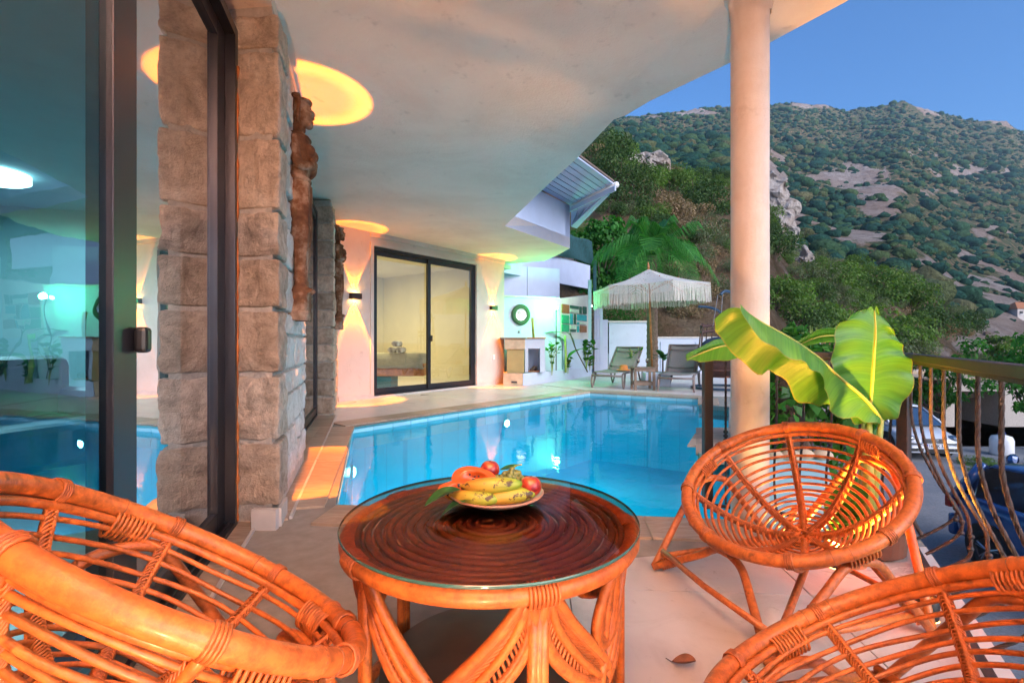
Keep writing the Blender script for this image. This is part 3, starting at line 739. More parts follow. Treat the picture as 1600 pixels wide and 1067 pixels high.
# ---------------------------------------------------------------- up and down wall lamps
def sconce(pos, nrm, label, e=42, size=54, w=.20, eu=None, cu=None):
    nrm = Vector(nrm).normalized(); rz = math.atan2(nrm.y, nrm.x)+R(90)
    t = thing('wall_lamp', label, 'wall lamp', pos, rz, 'bronze up and down wall lamps')
    MB().box((0, 0, 0), (.10, .02, .08)).build('back_plate', M['sconce'], t)
    sh_ = MB(); 
    for sx in (-1, 1): sh_.box((sx*(w/2-.004), -.045, 0), (.008, .07, .095))
    sh_.box((0, -.084, 0), (w, .008, .095)); sh_.box((0, -.013, 0), (w-.018, .006, .09)); sh_.box((0, -.048, 0), (w-.02, .058, .02)); sh_.build('lamp_body', M['sconce'], t)
    for s_ in (-1, 1):
        MB().box((0, -.048, s_*.018), (w-.05, .03, .01)).build('led_strip', M['amber'], t)
        l = bpy.data.lights.new('beam', 'SPOT'); l.energy = eu if (eu and s_ > 0) else e*(3.4 if s_ < 0 and size < 80 else 1); l.color = cu if (cu and s_ > 0) else (1, .225, .0); l.spot_size = R(size); l.spot_blend = .12 if size < 80 else .7; l.shadow_soft_size = .012
        lo = bpy.data.objects.new('beam', l); COL.objects.link(lo); lo.parent = t; lo.location = (0, -.042, s_*.055)
        lo.rotation_euler = (R(180) if s_ > 0 else 0, 0, 0)
        if size < 80:      # lens of the lamp throws a brighter ring at the rim of its beam
            l.use_nodes = True; q_ = l.node_tree; em = q_.nodes['Emission']; tc = q_.nodes.new('ShaderNodeTexCoord'); sx_ = q_.nodes.new('ShaderNodeSeparateXYZ'); ab = q_.nodes.new('ShaderNodeMath'); ab.operation = 'ABSOLUTE'; rp = q_.nodes.new('ShaderNodeValToRGB')
            q_.links.new(tc.outputs['Normal'], sx_.inputs[0]); q_.links.new(sx_.outputs[2], ab.inputs[0]); q_.links.new(ab.outputs[0], rp.inputs[0])
            for pos_, v_ in ((.955, .62),): pass
            e_ = rp.color_ramp.elements; e_[0].position = .893; e_[0].color = (1.0,)*3+(1,); e_[1].position = .965; e_[1].color = (.42,)*3+(1,)
            e2_ = rp.color_ramp.elements.new(.925); e2_.color = (1.0,)*3+(1,)
            mu = q_.nodes.new('ShaderNodeMath'); mu.operation = 'MULTIPLY'; mu.inputs[1].default_value = 1.7; q_.links.new(rp.outputs[0], mu.inputs[0]); q_.links.new(mu.outputs[0], em.inputs[1])
    return t
sconce(WW(-.40, .0, 1.77), (.795, -.606, 0), 'small lit wall lamp left of the massage room door, beside the second stone pillar')
sconce(WW(3.28, .0, 1.77), (.795, -.606, 0), 'small lit wall lamp right of the massage room door, at the end of the wall')
sconce(LW(1.13, .215, 1.77), (.96, .28, 0), 'lit wall lamp hidden behind the large carved figure on the near pillar', 60, 52, .09)
sconce(LW(-3.35, .12, 1.77), (.96, .28, 0), 'lit wall lamp on the wall pier behind the camera', 16, 120, .12, 1050, (1, .60, .44))
# ---------------------------------------------------------------- back yard behind the pool
def V2(a, b, t): return (a[0]+(b[0]-a[0])*t, a[1]+(b[1]-a[1])*t)
def perp(a, b):
    d = Vector((b[0]-a[0], b[1]-a[1])).normalized(); return Vector((d.y, -d.x))     # towards the camera for left-to-right walls
def slab(mb, a, b, z0, z1, th, z1b=None):
    n_ = perp(a, b)*-th; v = [(a[0], a[1], z0), (b[0], b[1], z0), (b[0]+n_.x, b[1]+n_.y, z0), (a[0]+n_.x, a[1]+n_.y, z0)]
    zb = z1 if z1b is None else z1b
    v += [(p[0], p[1], z1 if i in (0, 3) else zb) for i, p in enumerate(v)]
    mb.add(v, [(3, 2, 1, 0), (4, 5, 6, 7), (0, 1, 5, 4), (1, 2, 6, 5), (2, 3, 7, 6), (3, 0, 4, 7)])
BA, BB = (-.6, 11.8), (1.24, 12.7)
w = thing('garden_wall', 'white garden wall washed in green light behind the outdoor oven', 'wall')
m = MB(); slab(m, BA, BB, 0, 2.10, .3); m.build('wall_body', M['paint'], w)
m = MB(); nn = perp(BA, BB)*.03; slab(m, (BA[0]+nn.x, BA[1]+nn.y), (BB[0]+nn.x, BB[1]+nn.y), 2.101, 2.14, .36); m.build('coping', M['skirt'], w)
m = MB(); nn = perp(BA, BB)*.12; slab(m, (BA[0]+nn.x, BA[1]+nn.y), (BB[0]+nn.x, BB[1]+nn.y), 0, 1.08, .118); m.build('wall_plinth', M['paint'], w)
w = thing('rear_wall', 'pale blue grey panel wall above the green lit garden wall', 'wall')
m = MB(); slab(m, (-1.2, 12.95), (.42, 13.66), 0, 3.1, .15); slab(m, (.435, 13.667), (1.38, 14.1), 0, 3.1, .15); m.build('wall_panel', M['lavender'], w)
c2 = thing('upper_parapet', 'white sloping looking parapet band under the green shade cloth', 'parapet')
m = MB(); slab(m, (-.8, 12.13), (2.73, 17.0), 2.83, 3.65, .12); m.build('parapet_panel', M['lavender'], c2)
# mosaic wall
MA, MBp = (1.25, 12.72), (2.24, 14.25)
w = thing('mosaic_wall', 'white wall end with a colourful block mosaic beside the gate', 'wall')
m = MB(); slab(m, MA, MBp, 0, 2.12, .2, 2.36); m.build('wall_body', M['plaster'], w)
m = MB(); nn = perp(MA, MBp)*.10; slab(m, (MA[0]+nn.x, MA[1]+nn.y), (MBp[0]+nn.x, MBp[1]+nn.y), 0, 1.06, .098); m.build('wall_plinth', M['paint'], w)
mo_ = thing('mosaic_panel', 'mosaic of teal, green and brown blocks on the white wall by the gate', 'mosaic')
cols = {'b': (.28, .10, .03), 'g': (.02, .30, .14), 'd': (.02, .09, .05), 't': (.02, .30, .32), 'p': (.50, .58, .45)}
MC = {k: plain('mosaic '+k, c_, .5, 0, .2, 12) for k, c_ in cols.items()}
for (u0, v0, u1, v1, k) in [(0, .02, .27, .33, 'b'), (.32, .02, .66, .13, 'd'), (.70, .02, .79, .28, 'd'), (.84, 0, 1, .28, 'd'), (.33, .17, .65, .26, 'p'), (0, .4, .27, .7, 'g'), (.32, .33, .42, .72, 't'), (.47, .33, .55, .7, 'd'),
                            (.6, .33, 1, .56, 't'), (.6, .62, .68, .72, 't'), (.74, .62, 1, .68, 'p'), (0, .74, .27, 1, 'g'), (.33, .76, .54, .88, 'p'), (.33, .92, .54, 1, 'd'), (.6, .76, .67, 1, 't'), (.72, .74, 1, 1, 'b')]:
    nn = perp(MA, MBp)*.022
    a_, b_ = V2(MA, MBp, .05+u0*.86), V2(MA, MBp, .05+u1*.86)
    m = MB(); slab(m, (a_[0]+nn.x, a_[1]+nn.y), (b_[0]+nn.x, b_[1]+nn.y), 2.0-v1*.74, 2.0-v0*.74, .02); m.build('mosaic_block', MC[k], mo_)
for k in range(5):
    nn = perp(MA, MBp)*.008; a_, b_ = V2(MA, MBp, .07), V2(MA, MBp, .88)
    m = MB(); z = 1.92-k*.15; slab(m, (a_[0]+nn.x, a_[1]+nn.y), (b_[0]+nn.x, b_[1]+nn.y), z, z+.012, .006); m.build('joining_rod', M['black'], mo_)
# ring mirror
u = (Vector(BB)-Vector(BA)).normalized(); nn = perp(BA, BB)
rm = thing('ring_mirror', 'round mirror in a wide woven green ring on the green lit wall', 'mirror', (.21+nn.x*.04, 12.2+nn.y*.04, 1.67), math.atan2(u.y, u.x))
m = MB()
m.tube([(.205*math.cos(a), 0, .205*math.sin(a)) for a in np.linspace(0, 2*math.pi, 41)[:-1]], .058, 10, closed=True); m.v = [(x, y*.4, z) for x, y, z in m.v]
m.build('ring_frame', plain('woven ring', (.05, .09, .05), .9, 0, .5, 50, .8), rm, smooth=True)
m = MB(); m.add([(.155*math.cos(a), -.004, .155*math.sin(a)) for a in np.linspace(0, 2*math.pi, 33)[:-1]], [tuple(range(31, -1, -1))]); m.build('mirror_glass', M['mirror'], rm)
sc = thing('wall_tap', 'tiny metal outlet on the green lit wall below the round mirror', 'tap', (.17+nn.x*.02, 12.18+nn.y*.02, 1.24))
MB().blob((0, 0, 0), (.03, .02, .03)).build('tap_body', M['steel'], sc, smooth=True)
# planter bed
pl_ = thing('raised_planter', 'low white raised planter running along the garden wall', 'planter')
FR = [(.25, 11.02), (1.48, 12.75), (2.30, 14.15)]
BK = [(2.05, 14.25), (1.30, 12.85), (.25, 12.1)]
m = MB(); m.prism(FR+[(2.2, 14.2), (1.40, 12.80), (.25, 11.17)], 0, .27); m.build('planter_wall', M['paint'], pl_)
m = MB(); m.prism([(.25, 11.175), (1.395, 12.80), (2.19, 14.18)]+[(1.98, 14.0), (1.27, 12.68), (.25, 12.09)], 0, .22); m.build('soil', M['soil'], pl_)
# outdoor oven
ov = thing('outdoor_oven', 'outdoor oven of beige blocks with open white niche', 'oven')
m = MB(); m.prism([(-.20, 11.02), (.245, 11.02), (.245, 11.6), (-.20, 11.6)], 0, .28); m.build('base_block', M['sand'], ov, bevel=.008)
m = MB(); m.box((.05, 11.013, .08), (.13, .01, .04)); m.build('vent_slot', M['ink'], ov)
m = MB(); m.prism([(-.12, 11.12), (.28, 11.12), (.28, 11.6), (-.12, 11.6)], .281, .82); m.build('stone_slab', plain('beige stone slab', (.36, .28, .12), .8, 0, .15, 3, .3), ov, bevel=.006)
m = MB(); m.prism([(-.17, 11.08), (.30, 11.08), (.30, 11.62), (-.17, 11.62)], .821, 1.06); m.build('lintel_block', M['sand'], ov, bevel=.012)
m = MB(); m.prism([(-.28, 11.04), (.32, 11.04), (.32, 11.65), (-.28, 11.65)], 1.061, 1.09); m.build('top_slab', M['woodbrown'], ov)
m = MB()
for b_ in ((.305, 11.42, .38, .80, .281, .83), (.66, 11.42, .78, 12.0, .281, .83), (.305, 11.44, .78, 12.0, .831, 1.07), (.305, 11.9, .78, 12.0, .281, .83)):
    m.prism([(b_[0], b_[1]), (b_[2], b_[1]), (b_[2], 12.0 if b_[3] > 1 else 11.99), (b_[0], 12.0 if b_[3] > 1 else 11.99)], b_[4], b_[5])
m.build('white_niche', M['paint'], ov)
m = MB(); m.prism([(.385, 11.5), (.655, 11.5), (.655, 11.89), (.385, 11.89)], .281, .30); m.build('niche_floor', M['terracotta'], ov)
m = MB(); m.prism([(.35, 11.40), (.80, 11.40), (.80, 11.9), (.35, 11.9)], 1.071, 1.095); m.build('top_slab', M['wood'], ov)
lg = thing('firewood', 'small twisted firewood pieces inside the oven niche', 'firewood', (.52, 11.62, .32))
for k in range(4):
    pts = [(.1*math.cos(k*1.6+s_)*s_, .05*k-.08, .04+.05*math.sin(s_*3+k)) for s_ in np.linspace(-1, 1, 7)]
    MB().tube(pts, .014, 6).build('log', M['bark'], lg, smooth=True)
# green floodlight
gl = thing('green_lamp', 'green glowing garden lamp on a thin pole before the white wall', 'garden lamp', (1.115, 12.28, 0))
MB().tube([(0, 0, .2), (0, 0, 1.8)], .012, 8).build('pole', M['black'], gl)
MB().box((0, 0, 1.85), (.11, .05, .09)).build('lamp_housing', M['black'], gl)
MB().box((0, -.028, 1.85), (.08, .008, .07)).build('lens', M['lampgreen'], gl); MB().box((-.0, .028, 1.85), (.08, .008, .07)).build('lens', M['lampgreen'], gl)
for (dx, dy, e_, r_) in ((-.08, .12, 4, .04), (0, -.25, 34, .06)):
    l = bpy.data.lights.new('glow', 'POINT'); l.energy = e_; l.color = (.10, 1, .34); l.shadow_soft_size = r_
    lo = bpy.data.objects.new('glow', l); COL.objects.link(lo); lo.parent = gl; lo.location = (dx, dy, 1.86)
# gate, posts, fence
po = thing('white_post', 'tall white steel post between mosaic wall and gate', 'post', (2.28, 14.28, 0))
MB().box((0, 0, 1.4), (.09, .09, 2.8)).build('shaft', M['paint'], po)
st = thing('rustic_pole', 'rough brown wooden pole tied beside the white gate', 'pole', (2.40, 14.35, 0))
MB().tube(spline([(0, 0, .2), (.02, 0, .8), (-.02, 0, 1.4), (0, 0, 1.95)], 10), [.022]*11, 8).build('shaft', M['bark'], st, smooth=True)
gt = thing('garden_gate', 'narrow white boarded gate between post and garden fence', 'gate', (2.48, 14.9, 0))
for k in range(3): MB().box((.055+k*.098, 0, 1.02), (.092, .035, 2.0)).build('board', M['paint'], gt)
for z in (.35, 1.1, 1.75): MB().box((.15, -.024, z), (.30, .014, .035)).build('gate_rail', M['lavender'], gt)
MB().box((.02, .0, 1.0), (.03, .08, 1.98)).build('gate_gap_post', M['black'], gt)
ln = thing('gate_lamp', 'small white light fixture on top of the garden gate', 'lamp', (2.42, 14.75, 2.07))
MB().box((.14, 0, 0), (.34, .1, .05)).build('lamp_housing', M['frame'], ln); MB().box((-.03, -.05, 0), (.06, .04, .05)).build('lens', M['lampwhite'], ln)
fe = thing('garden_fence', 'white panel fence behind the loungers and parasol', 'fence', (2.80, 15.3, 0))
for k in range(1): MB().box((.22+.68, 0, .80), (1.30, .05, 1.60)).build('fence_panel', M['paint'], fe)
MB().box((.10, -.02, .84), (.20, .10, 1.68)).build('fence_post', M['paint'], fe); MB().box((1.59, -.02, .82), (.08, .1, 1.64)).build('fence_post', M['paint'], fe)
MB().box((.87, -.02, 1.625), (1.34, .11, .045)).build('fence_cap', M['skirt'], fe)
lwl = thing('low_wall', 'low white wall right of the garden fence below the dry bank', 'wall', (4.45, 15.2, 0))
MB().box((2.6, .1, .55), (5.2, .2, 1.1)).build('wall_body', M['paint'], lwl); MB().box((2.6, .1, 1.125), (5.24, .26, .045)).build('wall_cap', M['skirt'], lwl)
for k in range(5): MB().box((.2+k*1.1, -.015, .5), (.02, .02, .98)).build('joint_strip', M['lavender'], lwl)
# shade cloth
def shc(u, v): 
    a = Vector((1.25, 14.6, 3.62)).lerp(Vector((2.95, 17.6, 3.78)), u); b = Vector((1.6, 15.0, 4.35)).lerp(Vector((2.85, 17.3, 4.55)), u)
    p = a.lerp(b, v); p.z -= .18*math.sin(math.pi*v)*(.6+.4*math.sin(u*7)); p.y += .1*math.sin(u*9+v*4); return tuple(p)
o = MB().grid(shc, 24, 12).build('shade_cloth', M['cloth_green'], None, smooth=True, label='dark green shade cloth sagging above the white parapet', cat='shade cloth', thick=.006)
def shd(u, v): return (2.9+.12*u, 17.4, 3.9-1.2*v+.1*math.sin(u*5)*v)
MB().grid(shd, 4, 8).build('hanging_flap', M['cloth_green'], o, smooth=True, thick=.006)
# ---------------------------------------------------------------- railing
def bar_twist(pts, r, tw, k=8):
    mb = MB(); P = [Vector(p) for p in pts]
    D = [0]
    for a, b in zip(P, P[1:]): D.append(D[-1]+(b-a).length)
    m_ = max(4, int(D[-1]/.0075)); Q = []; k_ = 0
    for i in range(m_+1):
        d_ = D[-1]*i/m_
        while k_ < len(D)-2 and D[k_+1] < d_: k_ += 1
        Q.append(P[k_].lerp(P[k_+1], (d_-D[k_])/max(1e-9, D[k_+1]-D[k_])))
    P = Q; n_ = len(P); V = []; F = []; L = 0
    u = None
    for i in range(n_):
        t = (P[min(i+1, n_-1)]-P[max(i-1, 0)]).normalized()
        u = (t.orthogonal() if u is None else u-t*u.dot(t)).normalized(); w_ = t.cross(u)
        if i: L += (P[i]-P[i-1]).length
        for j in range(k):
            a = 2*math.pi*j/k+L*tw; r2 = r*(1.0 if j % 2 == 0 else .87)
            V.append(P[i]+(u*math.cos(a)+w_*math.sin(a))*r2)
    for i in range(n_-1):
        for j in range(k): F.append((i*k+j, i*k+(j+1) % k, (i+1)*k+(j+1) % k, (i+1)*k+j))
    F += [tuple(range(k-1, -1, -1)), tuple((n_-1)*k+j for j in range(k))]
    return mb.add(V, F)
RP, RC, RE = Vector((1.165, 2.90)), Vector((2.03, 2.52)), Vector((.55, -.04))
rl_ = thing('iron_railing', 'bellied wrought iron railing round the terrace', 'railing')
def railseg(a, b, skip0):
    d = (b-a).normalized(); n_ = Vector((d.y, -d.x)); n_ = n_ if n_.dot(Vector((1, .2))) > 0 else -n_
    L = (b-a).length; ang = math.atan2(d.y, d.x)
    mid = (a+b)/2
    MB().box((mid.x, mid.y, .925), (L+.04, .046, .034), rz=ang).build('top_rail', M['rail'], rl_, bevel=.004)
    MB().box((mid.x, mid.y, .90), (L, .026, .012), rz=ang).build('rail_bar', M['iron'], rl_)
    MB().box((mid.x, mid.y, .03), (L, .026, .014), rz=ang).build('bottom_bar', M['iron'], rl_)
    return d, n_, L
d, n_, L = railseg(RC, RE, 0)
sp_ = .198
for i in range(1, int(L/sp_)):
    if i*sp_ > L-.05: break
    q = RC+d*(i*sp_-.02); k1 = 1+.06*math.sin(i*2.1); k2 = .02*math.sin(i*1.3)
    prof = [(0, .893), (0, .78), (0, .66), (.010, .58), (.035, .48), (.075, .38), (.112, .30), (.135+k2, .235), (.138+k2, .18), (.118, .13), (.07, .085), (.02, .045)]
    pts = spline([(q.x+n_.x*o_*k1, q.y+n_.y*o_*k1, z) for o_, z in prof], 70)
    bar_twist(pts, .0070, 42).build('baluster', M['iron'], rl_, smooth=False)
    for (o_, z) in ((.138+k2, .215), (.136+k2, .165)):
        MB().blob((q.x+n_.x*o_*k1, q.y+n_.y*o_*k1, z), (.012, .012, .010), u=10, v=6).build('baluster_knot', M['iron'], rl_, smooth=True)
d, n_, L = railseg(RP, RC, 0)
for i in range(0, 7):
    q = RP+d*(.10+i*.132)
    if i*.132+.1 > L-.05: break
    prof = [(0, .893), (0, .7), (.01, .58), (.05, .45), (.11, .34), (.155, .25), (.15, .17), (.09, .09), (.01, .045)]
    pts = spline([(q.x+n_.x*o_, q.y+n_.y*o_, z) for o_, z in prof], 50)
    bar_twist(pts, .0072, 48).build('baluster', M['iron'], rl_)
    for z in (.46, .435, .41): MB().blob((q.x+n_.x*.055, q.y+n_.y*.055, z), (.015, .015, .012), u=10, v=6).build('baluster_knot', M['iron'], rl_, smooth=True)
MB().box((RP.x, RP.y, .475), (.05, .05, .93)).build('end_post', M['rail'], rl_, bevel=.003)
MB().box((RC.x, RC.y, .45), (.05, .05, .90), rz=.5).build('corner_post', M['iron'], rl_, bevel=.004)
for a_ in range(4):
    dx, dy = math.cos(a_*1.57+.5), math.sin(a_*1.57+.5)
    bar_twist(spline([(RC.x+dx*.02, RC.y+dy*.02, .16), (RC.x+dx*.05, RC.y+dy*.05, .07), (RC.x+dx*.085, RC.y+dy*.085, .012)], 10), .011, 5).build('foot_scroll', M['iron'], rl_)
# ---------------------------------------------------------------- rattan bowl chairs
def chair(label, c, nrm, R0, feet_r=.30, arch=None, rot0=0., hubd=.27, seed=1, matr='rattan', legdir=0., rimr=.0222, off=(0, 0)):
    t = thing('rattan_chair', label, 'chair', (c[0], c[1], 0), 0, 'round rattan bowl chairs')
    cz = c[2]; C0 = Vector((0, 0, cz)); n_ = Vector(nrm).normalized()
    a = Vector((n_.y, -n_.x, 0)).normalized(); b = n_.cross(a); b = -b if b.z < 0 else b     # b up the back
    rng = random.Random(seed)
    def P(r, th, dz=0):     # point on the bowl, r 0..1
        dep = hubd*(1-r**2.3)
        return C0+(a*math.cos(th)+b*math.sin(th))*(R0*r)-n_*(dep+dz)
    mt = M[matr]
    ths = np.linspace(0, 2*math.pi, 97)[:-1]
    nodes = [rng.uniform(0, 2*math.pi) for _ in range(9)]
    def nr(th): return 1+sum(.10*math.exp(-(((th-q+math.pi) % (2*math.pi)-math.pi)/.022)**2) for q in nodes)
    ths2 = np.linspace(0, 2*math.pi, 241)[:-1]
    MB().tube([P(1, th) for th in ths2], [rimr*nr(th) for th in ths2], 14, closed=True).build('rim', mt, t, smooth=True)
    MB().tube([P(.945, th, .004)+n_*.012 for th in ths], .0100, 8, closed=True).build('inner_rim', mt, t, smooth=True)
    for q_ in nodes:
        u_ = a*math.cos(q_)+b*math.sin(q_)
        MB().tube([P(1, q_)+(u_*math.cos(x)+n_*math.sin(x))*(rimr*1.09) for x in np.linspace(0, 2*math.pi, 17)[:-1]], .0013, 5, closed=True).build('cane_node', M['rattan_dark'], t, smooth=True)
    K = 8
    nh = 16
    rr = [.10+(.92-.10)*i/(nh-1) for i in range(nh)]
    for i, r in enumerate(rr):
        w1, w2 = rng.uniform(0, 6), rng.uniform(0, 6)
        MB().tube([P(r+.004*math.sin(th*3+w1), th)+n_*.003*math.sin(th*5+w2) for th in ths], (.0054+.0010*(i > 6))*rimr/.0222, 7, closed=True).build('hoop', mt, t, smooth=True)
    for k in range(K):
        th = rot0+2*math.pi*k/K
        prs = np.linspace(.02, 1.0, 24)
        MB().tube([P(r, th, .012) for r in prs], .0105, 8).build('rib', mt, t, smooth=True)
        mb = MB()
        MB().tube([P(r, th+.013/max(r, .2), -.009) for r in np.linspace(.06, .96, 20)], .0058, 6).build('rib', mt, t, smooth=True)
        # cane lashing wound along the rib over every hoop
        pts = []
        turns = 58
        for q in range(turns*7):
            r = .08+.88*q/(turns*7); ang = q/7*2*math.pi
            side = (a*math.cos(th+math.pi/2)+b*math.sin(th+math.pi/2))
            pts.append(P(r, th, .002)+side*.0135*math.cos(ang)-n_*.0185*math.sin(ang))
        mb.tube(pts, .0028, 4, caps=False); mb.build('rib_lashing', M['rattan'] if k % 2 else M['rattan_red'], t, smooth=True)
        # lashing on the rim
        mb = MB()
        for q in range(4):
            th2 = th+(q-1.5)*.016
            u_ = (a*math.cos(th2)+b*math.sin(th2))
            mb.tube([P(1, th2)+(u_*math.cos(x)+n_*math.sin(x))*(rimr+.003) for x in np.linspace(0, 2*math.pi, 13)[:-1]], .0036, 5, closed=True)
        mb.build('rim_lashing', M['rattan_red'], t, smooth=True)
    # centre knot
    mb = MB()
    for q in range(5):
        pts = [P(.03+.10*abs(math.sin(x*2.5+q)), x+q*1.25, -.008) for x in np.linspace(0, 2*math.pi, 40)[:-1]]
        mb.tube(pts, .004, 5, closed=True)
    mb.build('centre_knot', mt, t, smooth=True)
    # legs: four bent canes (arches) whose feet meet in pairs, with stretchers
    feet = []
    for k in range(4):
        an = legdir+math.pi/4+k*math.pi/2; feet.append(Vector((math.cos(an)*feet_r, math.sin(an)*feet_r, .012))+Vector((off[0], off[1], 0)))
    th_for = lambda v: math.atan2(Vector((v.x, v.y, 0)).dot(Vector((b.x, b.y, 0)))/max(b.x*b.x+b.y*b.y, .05)*1.0, v.dot(a))
    for k in range(4):
        f0, f1 = feet[k], feet[(k+1) % 4]; mid = (f0+f1)/2; dirv = Vector((mid.x, mid.y, 0)).normalized()
        # top of the arch: under the rim in that direction
        th = math.atan2(dirv.dot(b.normalized())/max(.3, 1), dirv.dot(a)); th = math.atan2(dirv.dot(Vector((b.x, b.y, 0)).normalized() if (b.x*b.x+b.y*b.y) > 1e-6 else b), dirv.dot(a))
        top = P(.93, th, .035); wv = (f1-f0).normalized()
        hw = .10
        sa, sb_ = top-wv*hw-Vector((0, 0, .045)), top+wv*hw-Vector((0, 0, .045)); st_ = []
        for q in range(8): st_.append(f0.lerp(sa, q/8))
        for q in range(13):
            x_ = math.pi*(1-q/12); st_.append(top-Vector((0, 0, .045))+wv*hw*math.cos(x_)+Vector((0, 0, .045))*math.sin(x_))
        for q in range(1, 9): st_.append(sb_.lerp(f1, q/8))
        for _ in range(4): st_ = [st_[0]]+[(st_[i-1]+st_[i]*2+st_[i+1])/4 for i in range(1, len(st_)-1)]+[st_[-1]]
        pts = st_
        MB().tube(pts, .0150, 10).build('leg', M['rattan_red'] if k % 2 == 0 else mt, t, smooth=True)
        mb = MB()
        for q in range(9):
            cc = P(.965, th+(q-4)*.03, .012); u_ = (a*math.cos(th+(q-4)*.03)+b*math.sin(th+(q-4)*.03))
            mb.tube([cc+(u_*.7*math.cos(x)+n_*math.sin(x))*.031 for x in np.linspace(0, 2*math.pi, 15)[:-1]], .0042, 5, closed=True)
        mb.build('leg_binding', M['rattan'], t, smooth=True)
    for k in range(4):
        f0, f1 = feet[k], feet[(k+1) % 4]; z = Vector((0, 0, .055+.02*(k % 2)))
        MB().tube([f0*.93+z, (f0+f1)/2*.97+z, f1*.93+z], .0115, 8).build('stretcher', mt, t, smooth=True)
        # brace from foot to the bowl underside
        h_ = P(.42, math.atan2(f0.dot(b), f0.dot(a)), .03)
        MB().tube([f0, f0.lerp(h_, .5), h_], .013, 8).build('brace', M['rattan_red'], t, smooth=True)
        mb = MB(); dv = (h_-f0).normalized(); u_ = dv.orthogonal().normalized(); w_ = dv.cross(u_)
        for q in range(9):
            cc = f0+dv*(.035+q*.0085)
            mb.tube([cc+(u_*math.cos(x)+w_*math.sin(x))*.0205 for x in np.linspace(0, 2*math.pi, 11)[:-1]], .0042, 5, closed=True)
        mb.build('foot_binding', M['rattan'], t, smooth=True)
    return t
chair('round rattan bowl chair on the right in front of the banana plant', (1.108, 1.957, .429), (-.402, -.248, .881), .40, .47, rot0=.32, seed=3, legdir=.25, off=(-.08, -.06))
chair('near left rattan bowl chair glowing orange, beside the sliding door', (-.645, .970, .549), (.407, .408, .817), .372, .42, rot0=.15, seed=5, legdir=.9, rimr=.0215)
chair('rattan bowl chair at the bottom right, cut by the frame', (.79, 1.015, .375), (-.356, .410, .840), .40, .45, rot0=.05, seed=9, legdir=.2, rimr=.0215, hubd=.24)
# ---------------------------------------------------------------- round table
TX, TY, TZ = -.058, 1.347, .524
tb = thing('rattan_table', 'round rattan table with smoked glass top and leaf shaped sides', 'table', (TX, TY, 0))
TR = .40
m = MB(); m.lathe([(TR-.002, -.004), (TR, -.0025), (TR, .0025), (TR-.002, .004)], (0, 0, TZ-.004), 96, caps=False); m.build('glass_edge', M['glass_edge'], tb, smooth=True)
m = MB(); m.add([(TR*.995*math.cos(a), TR*.995*math.sin(a), TZ-.001) for a in np.linspace(0, 2*math.pi, 97)[:-1]], [tuple(range(96))]); m.build('glass_top', M['glass_table'], tb)
th96 = np.linspace(0, 2*math.pi, 97)[:-1]
zt = TZ-.026
for i in range(13):
    r = .035+i*.0265
    MB().tube([(r*math.cos(x), r*math.sin(x), zt-.002+.001*math.sin(3*x+i)) for x in (th96 if i > 3 else th96[::2])], .0088, 8, closed=True).build('top_ring', M['ring'], tb, smooth=True)
for i in range(12):
    r = .048+i*.0265
    MB().tube([(r*math.cos(x), r*math.sin(x), zt-.010) for x in (th96 if i > 3 else th96[::2])], .0038, 6, closed=True).build('top_ring', M['rattan_dark'], tb, smooth=True)
for k in range(8):
    an = k*math.pi/4+.2
    MB().box((.19*math.cos(an), .19*math.sin(an), zt-.028), (.36, .028, .016), rz=an).build('support_slat', M['rattan_dark'], tb)
MB().tube([((TR-.022)*math.cos(x), (TR-.022)*math.sin(x), TZ-.034) for x in th96], .021, 12, closed=True).build('top_rim', M['rattan'], tb, smooth=True)
MB().tube([((TR-.045)*math.cos(x), (TR-.045)*math.sin(x), .03) for x in th96], .016, 10, closed=True).build('base_ring', M['rattan'], tb, smooth=True)
MB().lathe([(.0, .10), (.30, .10), (.30, .115), (0, .115)], k=48, caps=False).build('lower_shelf', plain('dark shelf board', (.10, .06, .05), .4, 0, .3, 5, .1), tb)
